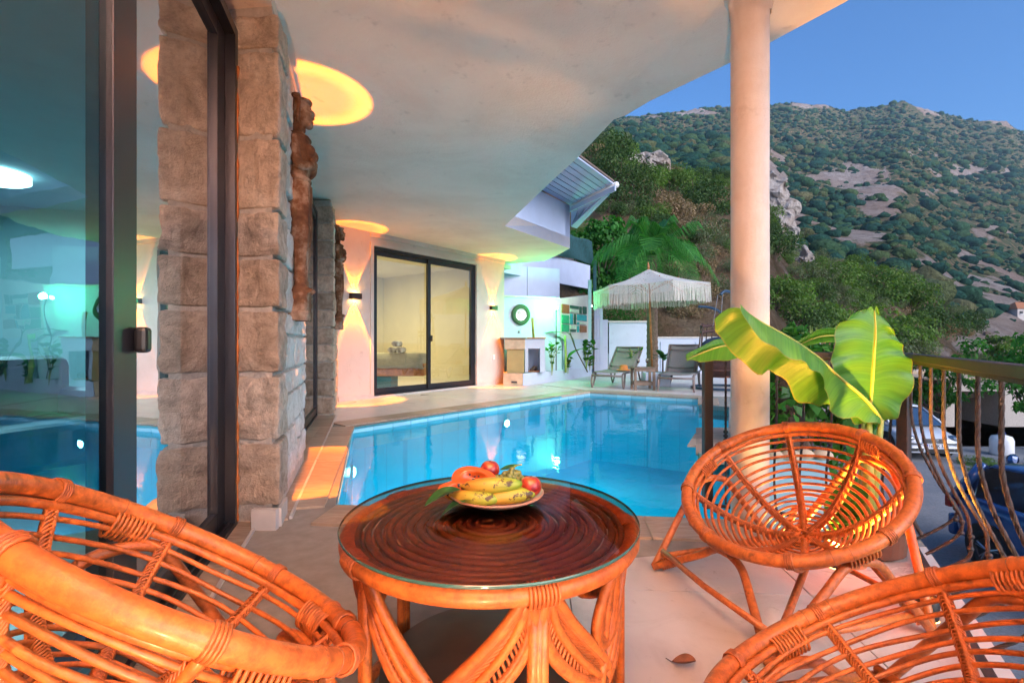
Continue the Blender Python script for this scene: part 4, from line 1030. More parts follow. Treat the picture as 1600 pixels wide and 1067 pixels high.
def petal(an, wid, lean, z0, z1, name='leaf_panel', split=True):
    """closed leaf loop on the table side centred at angle an"""
    rad = lambda z: TR-.03-.03*math.sin(math.pi*min(1, max(0, z/.5)))
    pts = []
    N = 44
    for i in range(N):
        f = i/N
        s_ = math.sin(f*2*math.pi); z = (z0+z1)/2-(z1-z0)/2*math.cos(f*2*math.pi)
        hw = wid*s_*(.75+.35*math.cos(f*2*math.pi))
        A = an+hw+lean*math.sin((z-z0)/(z1-z0)*math.pi/2)
        pts.append(Vector((rad(z)*math.cos(A), rad(z)*math.sin(A), z)))
    MB().tube(pts, .0125, 9, closed=True).build(name+'_frame', M['rattan'], tb, smooth=True)
    inner = []
    for i in range(N):
        f = i/N; s_ = math.sin(f*2*math.pi); z = (z0+z1)/2-(z1-z0)/2*.86*math.cos(f*2*math.pi); hw = wid*.78*s_*(.75+.35*math.cos(f*2*math.pi))
        A = an+hw+lean*math.sin((z-z0)/(z1-z0)*math.pi/2); inner.append(Vector((rad(z)*math.cos(A), rad(z)*math.sin(A), z)))
    MB().tube(inner, .008, 8, closed=True).build('inner_cane', M['rattan_red'], tb, smooth=True)
    # midrib and slanting canes
    mid = [Vector((rad(z)*math.cos(an+lean*math.sin((z-z0)/(z1-z0)*math.pi/2)), rad(z)*math.sin(an+lean*math.sin((z-z0)/(z1-z0)*math.pi/2)), z)) for z in np.linspace(z0, z1, 12)]
    MB().tube(mid, .010, 8).build('mid_cane', M['rattan'], tb, smooth=True)
    mb = MB()
    for i in range(2, 28):
        f = i/30*.5
        for sgn in (1, -1):
            ff = f if sgn > 0 else 1-f
            z = (z0+z1)/2-(z1-z0)/2*.86*math.cos(f*2*math.pi); hw = wid*.75*math.sin(ff*2*math.pi)*(.75+.35*math.cos(f*2*math.pi)); lz = lean*math.sin((z-z0)/(z1-z0)*math.pi/2)
            p = Vector((rad(z)*math.cos(an+hw+lz), rad(z)*math.sin(an+hw+lz), z)); z2 = min(z1, z+.035); l2 = lean*math.sin((z2-z0)/(z1-z0)*math.pi/2)
            q = Vector((rad(z2)*math.cos(an+l2), rad(z2)*math.sin(an+l2), z2))*1
            mb.tube([p*.995, q*.995], .0042, 5, caps=False)
    mb.build('woven_infill', M['rattan_red'], tb, smooth=True, kind='stuff')
for k in range(5):
    base = -math.pi/2+.32+k*2*math.pi/5
    petal(base+.64, .20, -.56, .20, TZ-.05); petal(base-.64, .20, .56, .20, TZ-.05)
    if k != 4: petal(base+.63, .17, 0, .29, TZ-.058)
    for s_ in (-.03, 0, .03):
        MB().tube([((TR-.045)*math.cos(base+s_), (TR-.045)*math.sin(base+s_), z) for z in (.03, .25, TZ-.05)], .013, 8).build('upright', M['rattan'], tb, smooth=True)
    mb = MB()
    for q in range(8):
        A = base+(q-3.5)*.022; cc = Vector(((TR-.022)*math.cos(A), (TR-.022)*math.sin(A), TZ-.036)); u_ = Vector((math.cos(A), math.sin(A), 0))
        mb.tube([cc+(u_*math.cos(x)+Vector((0, 0, 1))*math.sin(x))*.024 for x in np.linspace(0, 2*math.pi, 11)[:-1]], .004, 5, closed=True)
    mb.build('rim_lashing', M['rattan_red'], tb, smooth=True)
# ---------------------------------------------------------------- fruit plate
FX, FY, FZ = -.046, 1.435, TZ+.003
pt = thing('fruit_plate', 'terracotta rimmed plate of fruit on the glass table', 'plate', (FX, FY, FZ))
m = MB(); m.lathe([(0, .004), (.055, .004), (.09, .012), (.137, .034), (.140, .031), (.135, .026), (.09, .006), (.06, 0), (0, 0)], k=56, caps=False); m.build('plate_body', plain('clay plate', (.50, .24, .15), .35, 0, .12, 20, .05, .3), pt, smooth=True)
def fruit(name, label, cat, fn, mat, loc, **kw):
    o = fn().build(name, mat, None, smooth=True, loc=loc, label=label, cat=cat, **kw); return o
t = NT('banana skin'); v = t.coords(); sx = t.n('SeparateXYZ'); t.l(v, sx.inputs[0]); f = t.noise(v, 30, 4, .7)
c = t.ramp(t.math('ADD', t.math('MULTIPLY', sx.outputs[0], 6.), .5), [(.15, (.58, .27, .03)), (.55, (.42, .38, .04)), (.9, (.22, .34, .03))])
c = t.mix(t.ramp(f, [(.57, (0,)*3), (.61, (.95,)*3)]), c, (.045, .02, .01)); M['bananaskin'] = t.bsdf(c, .45, 0)
def ban(L, r, bend, ang, tilt, loc, label):
    P_ = []; rr_ = []
    for i in range(17):
        f = i/16; x = (f-.5)*L; e_ = min(1, math.sin(math.pi*min(1, max(0, (f*.94+.03))))**.42)
        z = -bend*(1-(2*f-1)**2)
        P_.append(Vector((x*math.cos(tilt)-0, bend*(1-(2*f-1)**2)*.8, x*math.sin(tilt)+0))); rr_.append(r*e_ if 0 < i < 16 else r*.3)
    P_.insert(0, P_[0]+Vector((-.012, 0, .002))); rr_.insert(0, r*.22)
    mb = MB(); mb.tube(P_, rr_, 12); o = mb.build('banana', M['bananaskin'], None, smooth=True, loc=loc, rz=ang, label=label, cat='banana', group='spotted bananas on the plate')
    MB().blob(tuple(P_[0]), (.006, .006, .006), u=8, v=6).build('stem_tip', M['ink'], o, smooth=True)
ban(.165, .0235, -.012, R(2), .03, (FX-.009, FY-.052, FZ+.066), 'top banana lying across the two others')
ban(.135, .0225, -.01, R(-14), .0, (FX-.058, FY-.064, FZ+.034), 'lower left spotted yellow banana at the plate rim')
ban(.135, .0225, .01, R(13), .06, (FX+.046, FY-.066, FZ+.037), 'lower right green tipped banana at the plate rim')
# papaya halves
pap = plain('papaya flesh', (.60, .095, .010), .3, 0, .12, 25, .1, .3)
papskin = plain('papaya skin', (.55, .22, .03), .5)
def papaya(loc, ang, tx, s, label):
    o = thing('papaya_half', label, 'papaya', loc, ang, 'cut papaya halves')
    o.rotation_euler = (tx, 0, ang)
    m = MB(); m.blob((0, 0, 0), (.068*s, .040*s, .034*s), None, 22, 12, lambda p: Vector((p[0]*(1 if p[2] <= 0 else .75), p[1]*(1-.28*p[0])*(1 if p[2] <= 0 else .75), p[2] if p[2] <= 0 else -.62))); m.build('skin', papskin, o, smooth=True)
    def fl(u, v):
        a_ = u*2*math.pi; r_ = v; x = r_*math.cos(a_); y = r_*math.sin(a_)*(1-.28*r_*math.cos(a_)); d_ = -.018*max(0, 1-(r_/.55)**2)**.6 if r_ < .55 else 0
        return (x*.0675*s, y*.0395*s, d_*s+.0015)
    m = MB(); m.grid(fl, 32, 10); m.build('flesh', pap, o, smooth=True)
    for k in range(26):
        a_ = random.uniform(0, 6.28); r_ = random.uniform(.05, .45)
        MB().blob((r_*.0675*math.cos(a_)*s, r_*.036*math.sin(a_)*s, -.014*s+.022*r_*s), (.0034, .0028, .0028), u=7, v=5).build('seed', M['ink'], o, smooth=True)
papaya((FX-.068, FY+.012, FZ+.068), R(-4), R(40), .98, 'rear papaya half standing with black seeds')
papaya((FX-.108, FY-.030, FZ+.046), R(170), R(-34), .92, 'front left papaya half leaning out over the plate')
# nectarines
t = NT('nectarine skin'); v = t.coords(); f = t.noise(v, 22, 4, .6, .5); M['nect'] = t.bsdf(t.ramp(f, [(.36, (.62, .16, .03)), (.5, (.42, .03, .015)), (.66, (.16, .008, .02))]), .3, 0, None, .5, .3)
def nect(loc, r, label): 
    m = MB(); m.blob((0, 0, 0), (r, r, r*.95), None, 24, 16, lambda p: Vector((p[0], p[1], p[2]))*(1-.05*math.exp(-((p[0])/.12)**2)*(p[1] < 0)-.12*math.exp(-((p[2]-1)/.08)**2)))
    o = m.build('nectarine', M['nect'], None, smooth=True, loc=loc, label=label, cat='nectarine', group='nectarines on the plate'); 
    MB().tube([(0, 0, r*.8), (.002, 0, r*.93)], .002, 5).build('stalk', M['bark'], o)
nect((FX+.100, FY-.030, FZ+.056), .0315, 'red and orange nectarine at the right rim of the plate')
nect((FX-.022, FY+.058, FZ+.080), .030, 'dark red nectarine peeping out behind the papaya')
gr = thing('grape_bunch', 'bunch of pale green grapes at the back of the fruit plate', 'grapes', (FX+.040, FY+.020, FZ+.045))
gm = NT('grape skin').bsdf((.26, .28, .07), .22, 0, None, .5, .4, trans=(.25, (.6, .6, .2)))
gme = MB().blob((0, 0, 0), (.0088, .0088, .0092), u=12, v=8).mesh('grape', gm, True)
for k in range(46):
    x, y = random.gauss(0, .026), random.gauss(0, .018); z = max(0, .046-abs(x)*.7-abs(y)*.9)+random.uniform(-.008, .008)
    link('grape', gme, gr, loc=(x, y, z))
MB().tube(spline([(.0, 0, .03), (.015, 0, .055), (.035, .0, .06)], 8), .0022, 6).build('stalk', M['bananastem'], gr, smooth=True)
# plate leaves
def leafpatch(u, v, L, Wd, bend, fold=.25, tipw=1.0):
    w_ = math.sin(math.pi*min(1, u*.96+.02))**.75*Wd
    x = u*L; y = (v-.5)*2*w_; z = bend*u*u*L+fold*abs(v-.5)*2*w_
    return (x, y, z)
gl1 = NT('glossy green leaf').bsdf((.02, .10, .02), .35, 0, None, .5, trans=(.15, (.1, .3, .04)))
MB().grid(lambda u, v: leafpatch(u, v, .10, .034, -.35), 14, 8).build('plate_leaf', gl1, None, smooth=True, loc=(FX-.100, FY-.062, FZ+.055), rz=R(200), label='large glossy leaf hanging over the left plate rim', cat='leaf')
MB().grid(lambda u, v: leafpatch(u, v, .09, .03, -.5), 14, 8).build('plate_leaf', gl1, None, smooth=True, loc=(FX-.06, FY-.088, FZ+.036), rz=R(186), label='folded green leaf below the left banana', cat='leaf')
MB().grid(lambda u, v: leafpatch(u, v, .06, .022, .2), 14, 8).build('plate_leaf', gl1, None, smooth=True, loc=(FX+.01, FY+.045, FZ+.082), rz=R(15), label='small leaf standing behind the grapes', cat='leaf')
# dry leaf on the floor
dl = MB().grid(lambda u, v: leafpatch(u, v, .07, .022, .35, .9), 12, 8).build('dry_leaf', plain('dry brown leaf', (.16, .06, .03), .8, 0, .4, 40), None, smooth=True, loc=(at(1050, 1035, 1).x*760/502, 760/502, .004), rz=R(-30), label='curled dry brown leaf lying on the terrace floor', cat='leaf')
MB().tube([(0, 0, 0), (-.02, .003, .004)], .0012, 5).build('stalk', M['bark'], dl)
# ---------------------------------------------------------------- carved figures on the pillars
def figure(label, base, nrm, Ht):
    """carved standing figure in profile, local +x = outward from the pillar, height Ht"""
    nrm = Vector(nrm).normalized(); rz = math.atan2(nrm.y, nrm.x)
    k = Ht/1.53; mb = MB()
    secs = [(.0, .00, .135, .11), (.06, .0, .14, .115), (.062, .0, .13, .105), (.12, .0, .138, .112), (.122, .0, .128, .105), (.17, .0, .135, .108), (.19, .0, .12, .09), (.24, .01, .085, .075), (.32, .015, .075, .07), (.42, .01, .085, .075), (.55, .0, .105, .085),
            (.68, -.005, .125, .10), (.82, -.005, .135, .115), (.90, -.005, .125, .105), (.98, -.005, .120, .095), (1.06, .0, .135, .105), (1.14, .0, .15, .12), (1.22, .0, .13, .125), (1.25, .0, .09, .10), (1.275, .0, .05, .05), (1.32, .005, .045, .045)]
    V = []; F = []; K = 22
    for z, x0, dx, dy in secs:
        for j in range(K):
            a = 2*math.pi*j/K; ca, sa = math.cos(a), math.sin(a); e_ = .55 if z < .2 else .8
            V.append((x0+.06+dx/2*math.copysign(abs(ca)**e_, ca), dy*math.copysign(abs(sa)**e_, sa), z))
    for i in range(len(secs)-1):
        for j in range(K): F.append((i*K+j, i*K+(j+1) % K, (i+1)*K+(j+1) % K, (i+1)*K+j))
    F += [tuple(range(K-1, -1, -1)), tuple((len(secs)-1)*K+j for j in range(K))]
    mb.add(V, F)
    B = lambda c, d, r=None: mb.blob(c, d, r, 16, 12)
    B((.072, 0, 1.41), (.072, .062, .088)); B((.045, 0, 1.455), (.078, .080, .072)); B((.015, 0, 1.38), (.055, .078, .13))     # face, hair
    B((.118, 0, 1.338), (.030, .034, .028)); B((.141, 0, 1.388), (.017, .012, .016)); B((.138, 0, 1.405), (.010, .009, .022)); B((.138, 0, 1.358), (.012, .022, .008)); B((.136, 0, 1.344), (.012, .02, .007)); B((.14, 0, 1.42), (.018, .05, .012))
    for s_ in (-1, 1):
        B((.12, s_*.052, 1.14), (.052, .045, .05)); B((.133, s_*.027, 1.40), (.012, .012, .008)); B((.055, s_*.078, 1.385), (.016, .012, .028))
        mb.tube(spline([(.05, s_*.118, 1.22), (.055, s_*.128, 1.12), (.08, s_*.125, 1.03), (.13, s_*.07, 1.04), (.145, -s_*.03, 1.075)], 14), [.034]*7+[.028]*8, 10)
        B((.15, -s_*.035, 1.08), (.02, .035, .02))
        mb.tube([(.07, s_*.045, .93), (.085, s_*.042, .6), (.065, s_*.038, .28)], [.062, .05, .035], 10)
        B((.10, s_*.04, .205), (.055, .03, .025))
    for q in range(9):    # hair plaits
        a = math.pi*.42+q*math.pi*1.16/8
        mb.tube(spline([(.05+.03*math.cos(a), .04*math.sin(a), 1.53), (.05+.088*math.cos(a), .090*math.sin(a), 1.46), (.045+.082*math.cos(a), .093*math.sin(a), 1.32)], 8), .014, 6)
    mb.tube([(.05+.08*math.cos(a), .084*math.sin(a), 1.475+.02*math.cos(a)) for a in np.linspace(0, 2*math.pi, 25)[:-1]], .011, 6, closed=True)
    mb.tube([(.055+.068*math.cos(a), .10*math.sin(a), 1.245-.01*math.cos(a)) for a in np.linspace(0, 2*math.pi, 25)[:-1]], .012, 6, closed=True)
    mb.tube([(.055+.068*math.cos(a), .108*math.sin(a), .955) for a in np.linspace(0, 2*math.pi, 25)[:-1]], .014, 6, closed=True)
    me = mb.mesh('carved_figure', M['statue'])
    o = bpy.data.objects.new('carved_figure', me); COL.objects.link(o)
    r_ = o.modifiers.new('r', 'REMESH'); r_.mode = 'VOXEL'; r_.voxel_size = .005; r_.use_smooth_shade = True
    dg = bpy.context.evaluated_depsgraph_get(); me2 = bpy.data.meshes.new_from_object(o.evaluated_get(dg)); o.modifiers.clear(); o.data = me2
    for v_ in me2.vertices:
        p = v_.co; q = p*24; v_.co = p+Vector((noise.noise(q), noise.noise(q+Vector((3, 0, 0))), noise.noise(q+Vector((0, 7, 0)))))*.0022
        v_.co *= k
    me2.materials.clear(); me2.materials.append(M['statue'])
    o.location = base; o.rotation_euler = (0, 0, rz)
    return tag(o, label, 'statue', 'carved figures fixed to the pillars')
figure('large weathered carved figure on the near stone pillar', LW(.62, .235, 1.14), (.96, .20, 0), 1.53)
figure('smaller dark carved figure on the far stone pillar beside a wall lamp', LW(4.35, .27, 1.17), (.96, .28, 0), 1.47)
# ---------------------------------------------------------------- parasol
UX, UY = 3.27, 11.3
um = thing('fringed_parasol', 'white crocheted parasol with long fringe and wooden pole', 'parasol', (UX, UY, 0))
um.rotation_euler = (0, R(-2.2), 0)
MB().lathe([(.024, .1), (.024, 2.68), (.02, 2.70)], k=14).build('pole', M['wood'], um, smooth=True)
MB().lathe([(.0, 2.86), (.012, 2.83), (.03, 2.77), (.026, 2.745), (.034, 2.735), (.03, 2.70), (.0, 2.70)], k=14, caps=False).build('finial', M['wood'], um, smooth=True)
K = 6; RR = 1.33; off = -.44
def uc(k, r, z): a = off+k*2*math.pi/K; return Vector((r*math.cos(a), r*math.sin(a), z))
t = NT('crochet canopy'); v = t.coords('UV'); 
ck = t.n('TexVoronoi'); ck.inputs['Scale'].default_value = 34; t.l(t.coords('Object', (1, 1, .3)), ck.inputs['Vector'])
pb = t.n('BsdfPrincipled'); pb.inputs['Base Color'].default_value = (.70, .67, .64, 1); pb.inputs['Roughness'].default_value = .9
tl = t.n('BsdfTranslucent'); tl.inputs[0].default_value = (.7, .66, .6, 1); m1 = t.n('MixShader'); m1.inputs[0].default_value = .3; t.l(pb.outputs[0], m1.inputs[1]); t.l(tl.outputs[0], m1.inputs[2])
tr = t.n('BsdfTransparent'); m2 = t.n('MixShader'); t.l(t.ramp(ck.outputs['Distance'], [(.80, (0,)*3), (.84, (1,)*3)]), m2.inputs[0]); t.l(m1.outputs[0], m2.inputs[1]); t.l(tr.outputs[0], m2.inputs[2]); t.l(m2.outputs[0], t.out.inputs[0]); M['crochet'] = t.m
for k in range(K):
    def pf(u, v):
        top = Vector((0, 0, 2.68)); a, b = uc(k, RR, 2.24), uc(k+1, RR, 2.24); e_ = a.lerp(b, u); e_.z -= .02*math.sin(math.pi*u)
        p = top.lerp(e_, v); p.z -= .05*math.sin(math.pi*v)*(1-abs(2*u-1)*.0); p.z += .02*v*(abs(2*u-1)); return tuple(p)
    MB().grid(pf, 12, 12).build('canopy_panel', M['crochet'], um, smooth=True)
    a = uc(k, RR, 2.23); MB().tube([(0, 0, 2.60), tuple(a*.98)], .011, 6).build('rib', M['wood'], um)
    h_ = uc(k, RR*.5, 2.44); MB().tube([(0, 0, 2.15), tuple(h_)], .010, 6).build('strut', M['wood'], um)
    fr = MB()
    for q in range(80):
        f = (q+random.random()*.6)/80; a, b = uc(k, RR, 2.25), uc(k+1, RR, 2.25); p = a.lerp(b, f); L = .40+.05*random.random()-(.02*math.sin(math.pi*f))
        dx, dy = random.gauss(0, .006), random.gauss(0, .006); d_ = (b-a).normalized()*.0045
        z1 = p.z-L
        fr.add([p-d_, p+d_, Vector((p.x+dx, p.y+dy, z1))+d_*1.2, Vector((p.x+dx, p.y+dy, z1))-d_*1.2], [(0, 1, 2, 3)])
    fr.build('fringe', M['cream'], um, kind='stuff')
MB().lathe([(.06, 2.12), (.06, 2.19)], k=12).build('hub', M['wood'], um)
MB().lathe([(.16, .0), (.22, .24), (.24, .25), (.20, .25)], k=24).build('base_pot', M['fabric_dark'], um)
ub = thing('white_block', 'white painted concrete block between the loungers', 'block', (3.25, 11.0, 0))
MB().box((0, 0, .15), (.56, .35, .30)).build('block_body', M['paint'], ub, bevel=.012)
# ---------------------------------------------------------------- loungers
def lounger(label, foot, ax, backlen=.86, top=.86):
    an = math.atan2(ax[1], ax[0])-R(90)
    t = thing('sun_lounger', label, 'sun lounger', (foot[0], foot[1], 0), an, 'taupe sun loungers')
    for s_ in (-1, 1):
        x = s_*.33
        MB().tube(spline([(x, .0, .27), (x, .12, .325), (x, .5, .325), (x, 1.1, .33), (x, 1.95, .33)], 20), .021, 8).build('side_rail', M['tau'], t, smooth=True)
        MB().tube(spline([(x, .02, .29), (x*1.03, .0, .16), (x*1.05, .03, .03), (x*1.05, .07, .022), (x*1.02, .16, .16), (x, .22, .31)], 18), .020, 8).build('leg', M['tau'], t, smooth=True)
        MB().tube(spline([(x, 1.25, .32), (x*1.03, 1.32, .16), (x*1.05, 1.42, .025), (x*1.05, 1.46, .022), (x*1.02, 1.55, .16), (x, 1.6, .32)], 18), .020, 8).build('leg', M['tau'], t, smooth=True)
    MB().tube([(-.33, .0, .27), (.33, .0, .27)], .021, 8).build('foot_bar', M['tau'], t, smooth=True)
    MB().grid(lambda u, v: (-.31+.62*u, .03+.99*v, .345-.02*math.sin(math.pi*u)), 8, 8).build('seat_sling', M['mesh'], t, smooth=True, thick=.006)
    y0, z0 = 1.02, .34; y1 = y0+math.sqrt(max(.05, backlen**2-(top-z0)**2)); z1 = top
    for s_ in (-1, 1): MB().tube([(s_*.32, y0, z0), (s_*.32, y1, z1)], .017, 8).build('back_rail', M['tau'], t)
    MB().tube([(-.32, y1, z1), (.32, y1, z1)], .018, 8).build('back_bar', M['tau'], t)
    MB().grid(lambda u, v: (-.305+.61*u, y0+(y1-y0)*v+.02*math.sin(math.pi*u), z0+(z1-z0)*v-.02*math.sin(math.pi*u)), 8, 10).build('back_sling', M['mesh'], t, smooth=True, thick=.006)
    for f in (.17, .82):
        pts = [(-.30+.60*u, y0+(y1-y0)*(f-.03*math.sin(math.pi*u))-.02, z0+(z1-z0)*(f-.03*math.sin(math.pi*u))+.005) for u in np.linspace(0, 1, 9)]
        MB().tube(pts, .011, 6).build('back_crossbar', M['tau'], t, smooth=True)
    return t
lounger('left sun lounger with an orange straw hat on its seat', (2.02, 10.36), (.50, .87), .84, .86)
lounger('right sun lounger partly behind the dark railing post', (3.24, 9.64), (.42, .90), .86, .92)
ht = thing('straw_hat', 'orange straw hat lying on the left lounger', 'hat', (2.52, 10.98, .345))
MB().lathe([(0, .13), (.05, .13), (.085, .11), (.10, .03), (.17, .012), (.175, .008), (.1, .01), (0, .01)], k=28, caps=False).build('hat_body', plain('orange straw', (.55, .20, .05), .9, 0, .2, 40, .4), ht, smooth=True)
stb = thing('side_table', 'small brown slatted side table with two wine glasses', 'side table', (2.74, 10.2, 0), R(-3))
for sx in (-1, 1):
    for sy in (-1, 1): MB().box((sx*.19, sy*.19, .22), (.05, .05, .44)).build('leg', M['woodbrown'], stb, bevel=.004)
    MB().box((sx*.19, 0, .13), (.03, .34, .06)).build('rail', M['woodbrown'], stb)
for sy in (-1, 1): MB().box((0, sy*.19, .13), (.34, .03, .07)).build('rail', M['woodbrown'], stb); MB().box((0, sy*.205, .41), (.40, .02, .05)).build('rail', M['woodbrown'], stb)
for k in range(5): MB().box((-.178+k*.089, 0, .452), (.08, .44, .018)).build('top_slat', M['woodbrown'], stb)
wine = NT('red wine').bsdf((.10, .004, .01), .05, 0, None, .6)
for (x, y, lb) in ((2.64, 10.18, 'left of two red wine glasses on the side table'), (2.84, 10.22, 'right of two red wine glasses on the side table')):
    g_ = thing('wine_glass', lb, 'wine glass', (x, y, .462), 0, 'glasses of red wine')
    MB().lathe([(.033, 0), (.004, .006), (.004, .075), (.03, .10), (.037, .13), (.030, .175)], k=18, caps=False).build('bowl', M['glass_clear'], g_, smooth=True)
    MB().lathe([(.0, .082), (.029, .102), (.035, .128), (0, .128)], k=18, caps=False).build('wine', wine, g_, smooth=True)
# ---------------------------------------------------------------- hanging wicker chair
eg = thing('hanging_chair', 'brown wicker hanging chair with navy cushions on a blue stand', 'hanging chair', (4.45, 10.1, 0))
MB().tube(spline([(.62, .5, .03), (.75, .45, 1.2), (.5, .35, 1.9), (.05, .1, 2.05), (-.12, 0, 1.97)], 24), .03, 10).build('stand_pole', M['bluepipe'], eg, smooth=True)
MB().tube(spline([(-.45, .35, 1.75), (-.2, .3, 1.72), (-.02, .2, 1.6), (.12, .1, 1.36)], 18), .028, 10).build('stand_pole', M['bluepipe'], eg, smooth=True)
MB().tube([(.62*math.cos(a), .5+.55*math.sin(a)-.3, .03) for a in np.linspace(0, 2*math.pi, 33)[:-1]], .025, 8, closed=True).build('base_ring', M['bluepipe'], eg, smooth=True)
for x in (-.28, -.12, .3): MB().tube([(x, 0, 1.30), (x*.6, .02, 1.97)], .007, 5).build('hanging_chain', M['steel'], eg)
for (zz, rx, r_) in ((1.36, .50, .03), (1.24, .50, .03), (.62, .58, .028), (.42, .50, .024), (.28, .32, .02)):
    MB().tube([(rx*math.cos(a), .38*math.sin(a)*(rx/.5), zz-.05*(zz > 1)*abs(math.cos(a))) for a in (np.linspace(-.1, math.pi+.1, 28) if zz > 1 else np.linspace(0, 2*math.pi, 33)[:-1])], r_, 8, closed=zz < 1).build('wicker_hoop', M['wicker'], eg, smooth=True)
for k in range(13):
    a = -.1+k*(math.pi+.2)/12
    MB().tube(spline([(.5*math.cos(a), .38*math.sin(a), 1.38), (.54*math.cos(a), .41*math.sin(a), .95), (.58*math.cos(a), .44*math.sin(a), .62), (.5*math.cos(a), .38*math.sin(a), .42), (.3*math.cos(a), .24*math.sin(a), .28)], 14), .012, 6).build('wicker_rib', M['wicker'], eg, smooth=True)
def bowl(u, v):
    a = u*2*math.pi; q = v*math.pi/2; return (.57*math.cos(a)*math.sin(q), .43*math.sin(a)*math.sin(q), .62-.36*math.cos(q))
MB().grid(bowl, 32, 8).build('wicker_bowl', M['wicker'], eg, smooth=True, thick=.02)
navy = plain('navy cushion cloth', (.012, .03, .07), .9, 0, .2, 12, .2)
MB().blob((0, -.02, .62), (.50, .38, .10)).build('seat_cushion', navy, eg, smooth=True)
MB().blob((-.05, .25, .86), (.40, .12, .24)).build('back_cushion', navy, eg, smooth=True)
MB().box((.05, -.62, .30), (.45, .10, .02)).build('foot_bar', M['black'], eg); MB().tube([(-.02, -.5, .0), (.0, -.45, .62)], .012, 8).build('foot_post', M['bluepipe'], eg)
# ---------------------------------------------------------------- leaf clouds (numpy)
def leafcloud(cent, rad, n, size, seed, droop=.3, aspect=.55):
    """cent (k,3), rad (k,3): n leaves spread through the outer part of the clumps"""
    g = np.random.default_rng(seed); cent = np.asarray(cent, float); rad = np.asarray(rad, float)
    k = g.integers(0, len(cent), n); d_ = g.normal(size=(n, 3)); d_ /= np.linalg.norm(d_, axis=1)[:, None]
    rr = .55+.45*g.random(n)**.6; p = cent[k]+d_*rad[k]*rr[:, None]
    nrm = d_*.6+g.normal(size=(n, 3))*.55+np.array([0, 0, .45]); nrm /= np.linalg.norm(nrm, axis=1)[:, None]
    t_ = np.cross(nrm, g.normal(size=(n, 3))); t_ /= np.linalg.norm(t_, axis=1)[:, None]; b_ = np.cross(nrm, t_)
    s_ = size*(.6+.8*g.random(n))[:, None]
    a = p; bq = p+t_*s_*.5+b_*s_*aspect*.5+nrm*s_*.06; c_ = p+t_*s_-np.array([0, 0, 1])*s_*droop; d2 = p+t_*s_*.5-b_*s_*aspect*.5+nrm*s_*.06
    V = np.stack([a, bq, c_, d2], 1).reshape(-1, 3); F = np.arange(4*n).reshape(-1, 4)
    return V, F
def clumps(n, r, seed, flat=.8, spread=1.):
    g = random.Random(seed); C_ = []; Rr = []
    for i in range(n):
        a = g.uniform(0, 6.283); q = math.sqrt(g.random())*r*.75*spread; z = g.uniform(.15, 1.0)*r*flat*(1-.35*(q/r)**2)
        s_ = r*g.uniform(.24, .42); C_.append((q*math.cos(a), q*math.sin(a), z)); Rr.append((s_, s_, s_*.85))
    return C_, Rr
def branches(n, r, h, seed, th=.02, mat=None):
    g = random.Random(seed); mb = MB()
    for i in range(n):
        a = g.uniform(0, 6.283); q = r*g.uniform(.3, .75); z = h*g.uniform(.5, .95)
        mb.tube(spline([(0, 0, -.1), (q*.35*math.cos(a), q*.35*math.sin(a), z*.5), (q*math.cos(a), q*math.sin(a), z)], 5), [th, th*.85, th*.7, th*.55, th*.4, th*.25], 5, caps=False)
    return mb
BUSH = {}
def bushmesh(key, mat, n, size, nc, seed, flat=.8, **kw):
    C_, Rr = clumps(nc, 1., seed, flat); V, F = leafcloud(C_, Rr, n, size, seed, **kw)
    BUSH[key] = (npmesh('foliage', V, F, M[mat]), branches(7, 1., flat, seed).mesh('stems', M['bark']))
for i in range(3):
    bushmesh('dark%d' % i, 'bush_dark', 2600, .075, 16, 10+i, .85)
    bushmesh('mid%d' % i, 'bush_mid', 2600, .085, 16, 20+i, .8)
    bushmesh('olive%d' % i, 'bush_olive', 2400, .07, 14, 30+i, .7)
    bushmesh('dry%d' % i, 'bush_dry', 2000, .08, 14, 40+i, .6)
def bush(key, loc, r, name, label, cat, group=None, sz=1.):
    t = thing(name, label, cat, loc, random.uniform(0, 6.28), group)
    a, b = BUSH[key]; t.scale = (r, r, r*sz)
    link('foliage', a, t); link('stems', b, t); return t
# ---------------------------------------------------------------- terrain
def interp(x, pts):
    if x <= pts[0][0]: return pts[0][1]
    for (a, b), (c_, d_) in zip(pts, pts[1:]):
        if x <= c_: return b+(d_-b)*(x-a)/(c_-a)
    return pts[-1][1]
CR1 = [(-1500, 330), (400, 290), (700, 250), (850, 228), (905, 222), (950, 208), (1000, 236), (1060, 262), (1140, 268), (1190, 300), (1240, 385), (1300, 398), (1400, 402), (1450, 440), (1500, 490), (1600, 520), (1900, 545), (3000, 548)]
DY1 = [(-1500, 60), (850, 60), (1150, 52), (1250, 46), (1450, 40), (1600, 38), (3000, 40)]
CR2 = [(-1500, 230), (0, 215), (500, 195), (850, 192), (955, 188), (1000, 181), (1095, 171), (1140, 169), (1200, 165), (1240, 157), (1280, 162), (1320, 171), (1350, 166), (1410, 158), (1440, 166), (1480, 176), (1520, 186), (1545, 184), (1575, 189), (1600, 205), (1700, 220), (2400, 290), (3500, 380)]
def fbm(x, y, o=5): 
    s_ = 0; a = 1
    for i in range(o): s_ += a*noise.noise(Vector((x, y, i*3.7))); x *= 2.1; y *= 2.1; a *= .5
    return s_
YB = 16.0; Y2 = 640.0
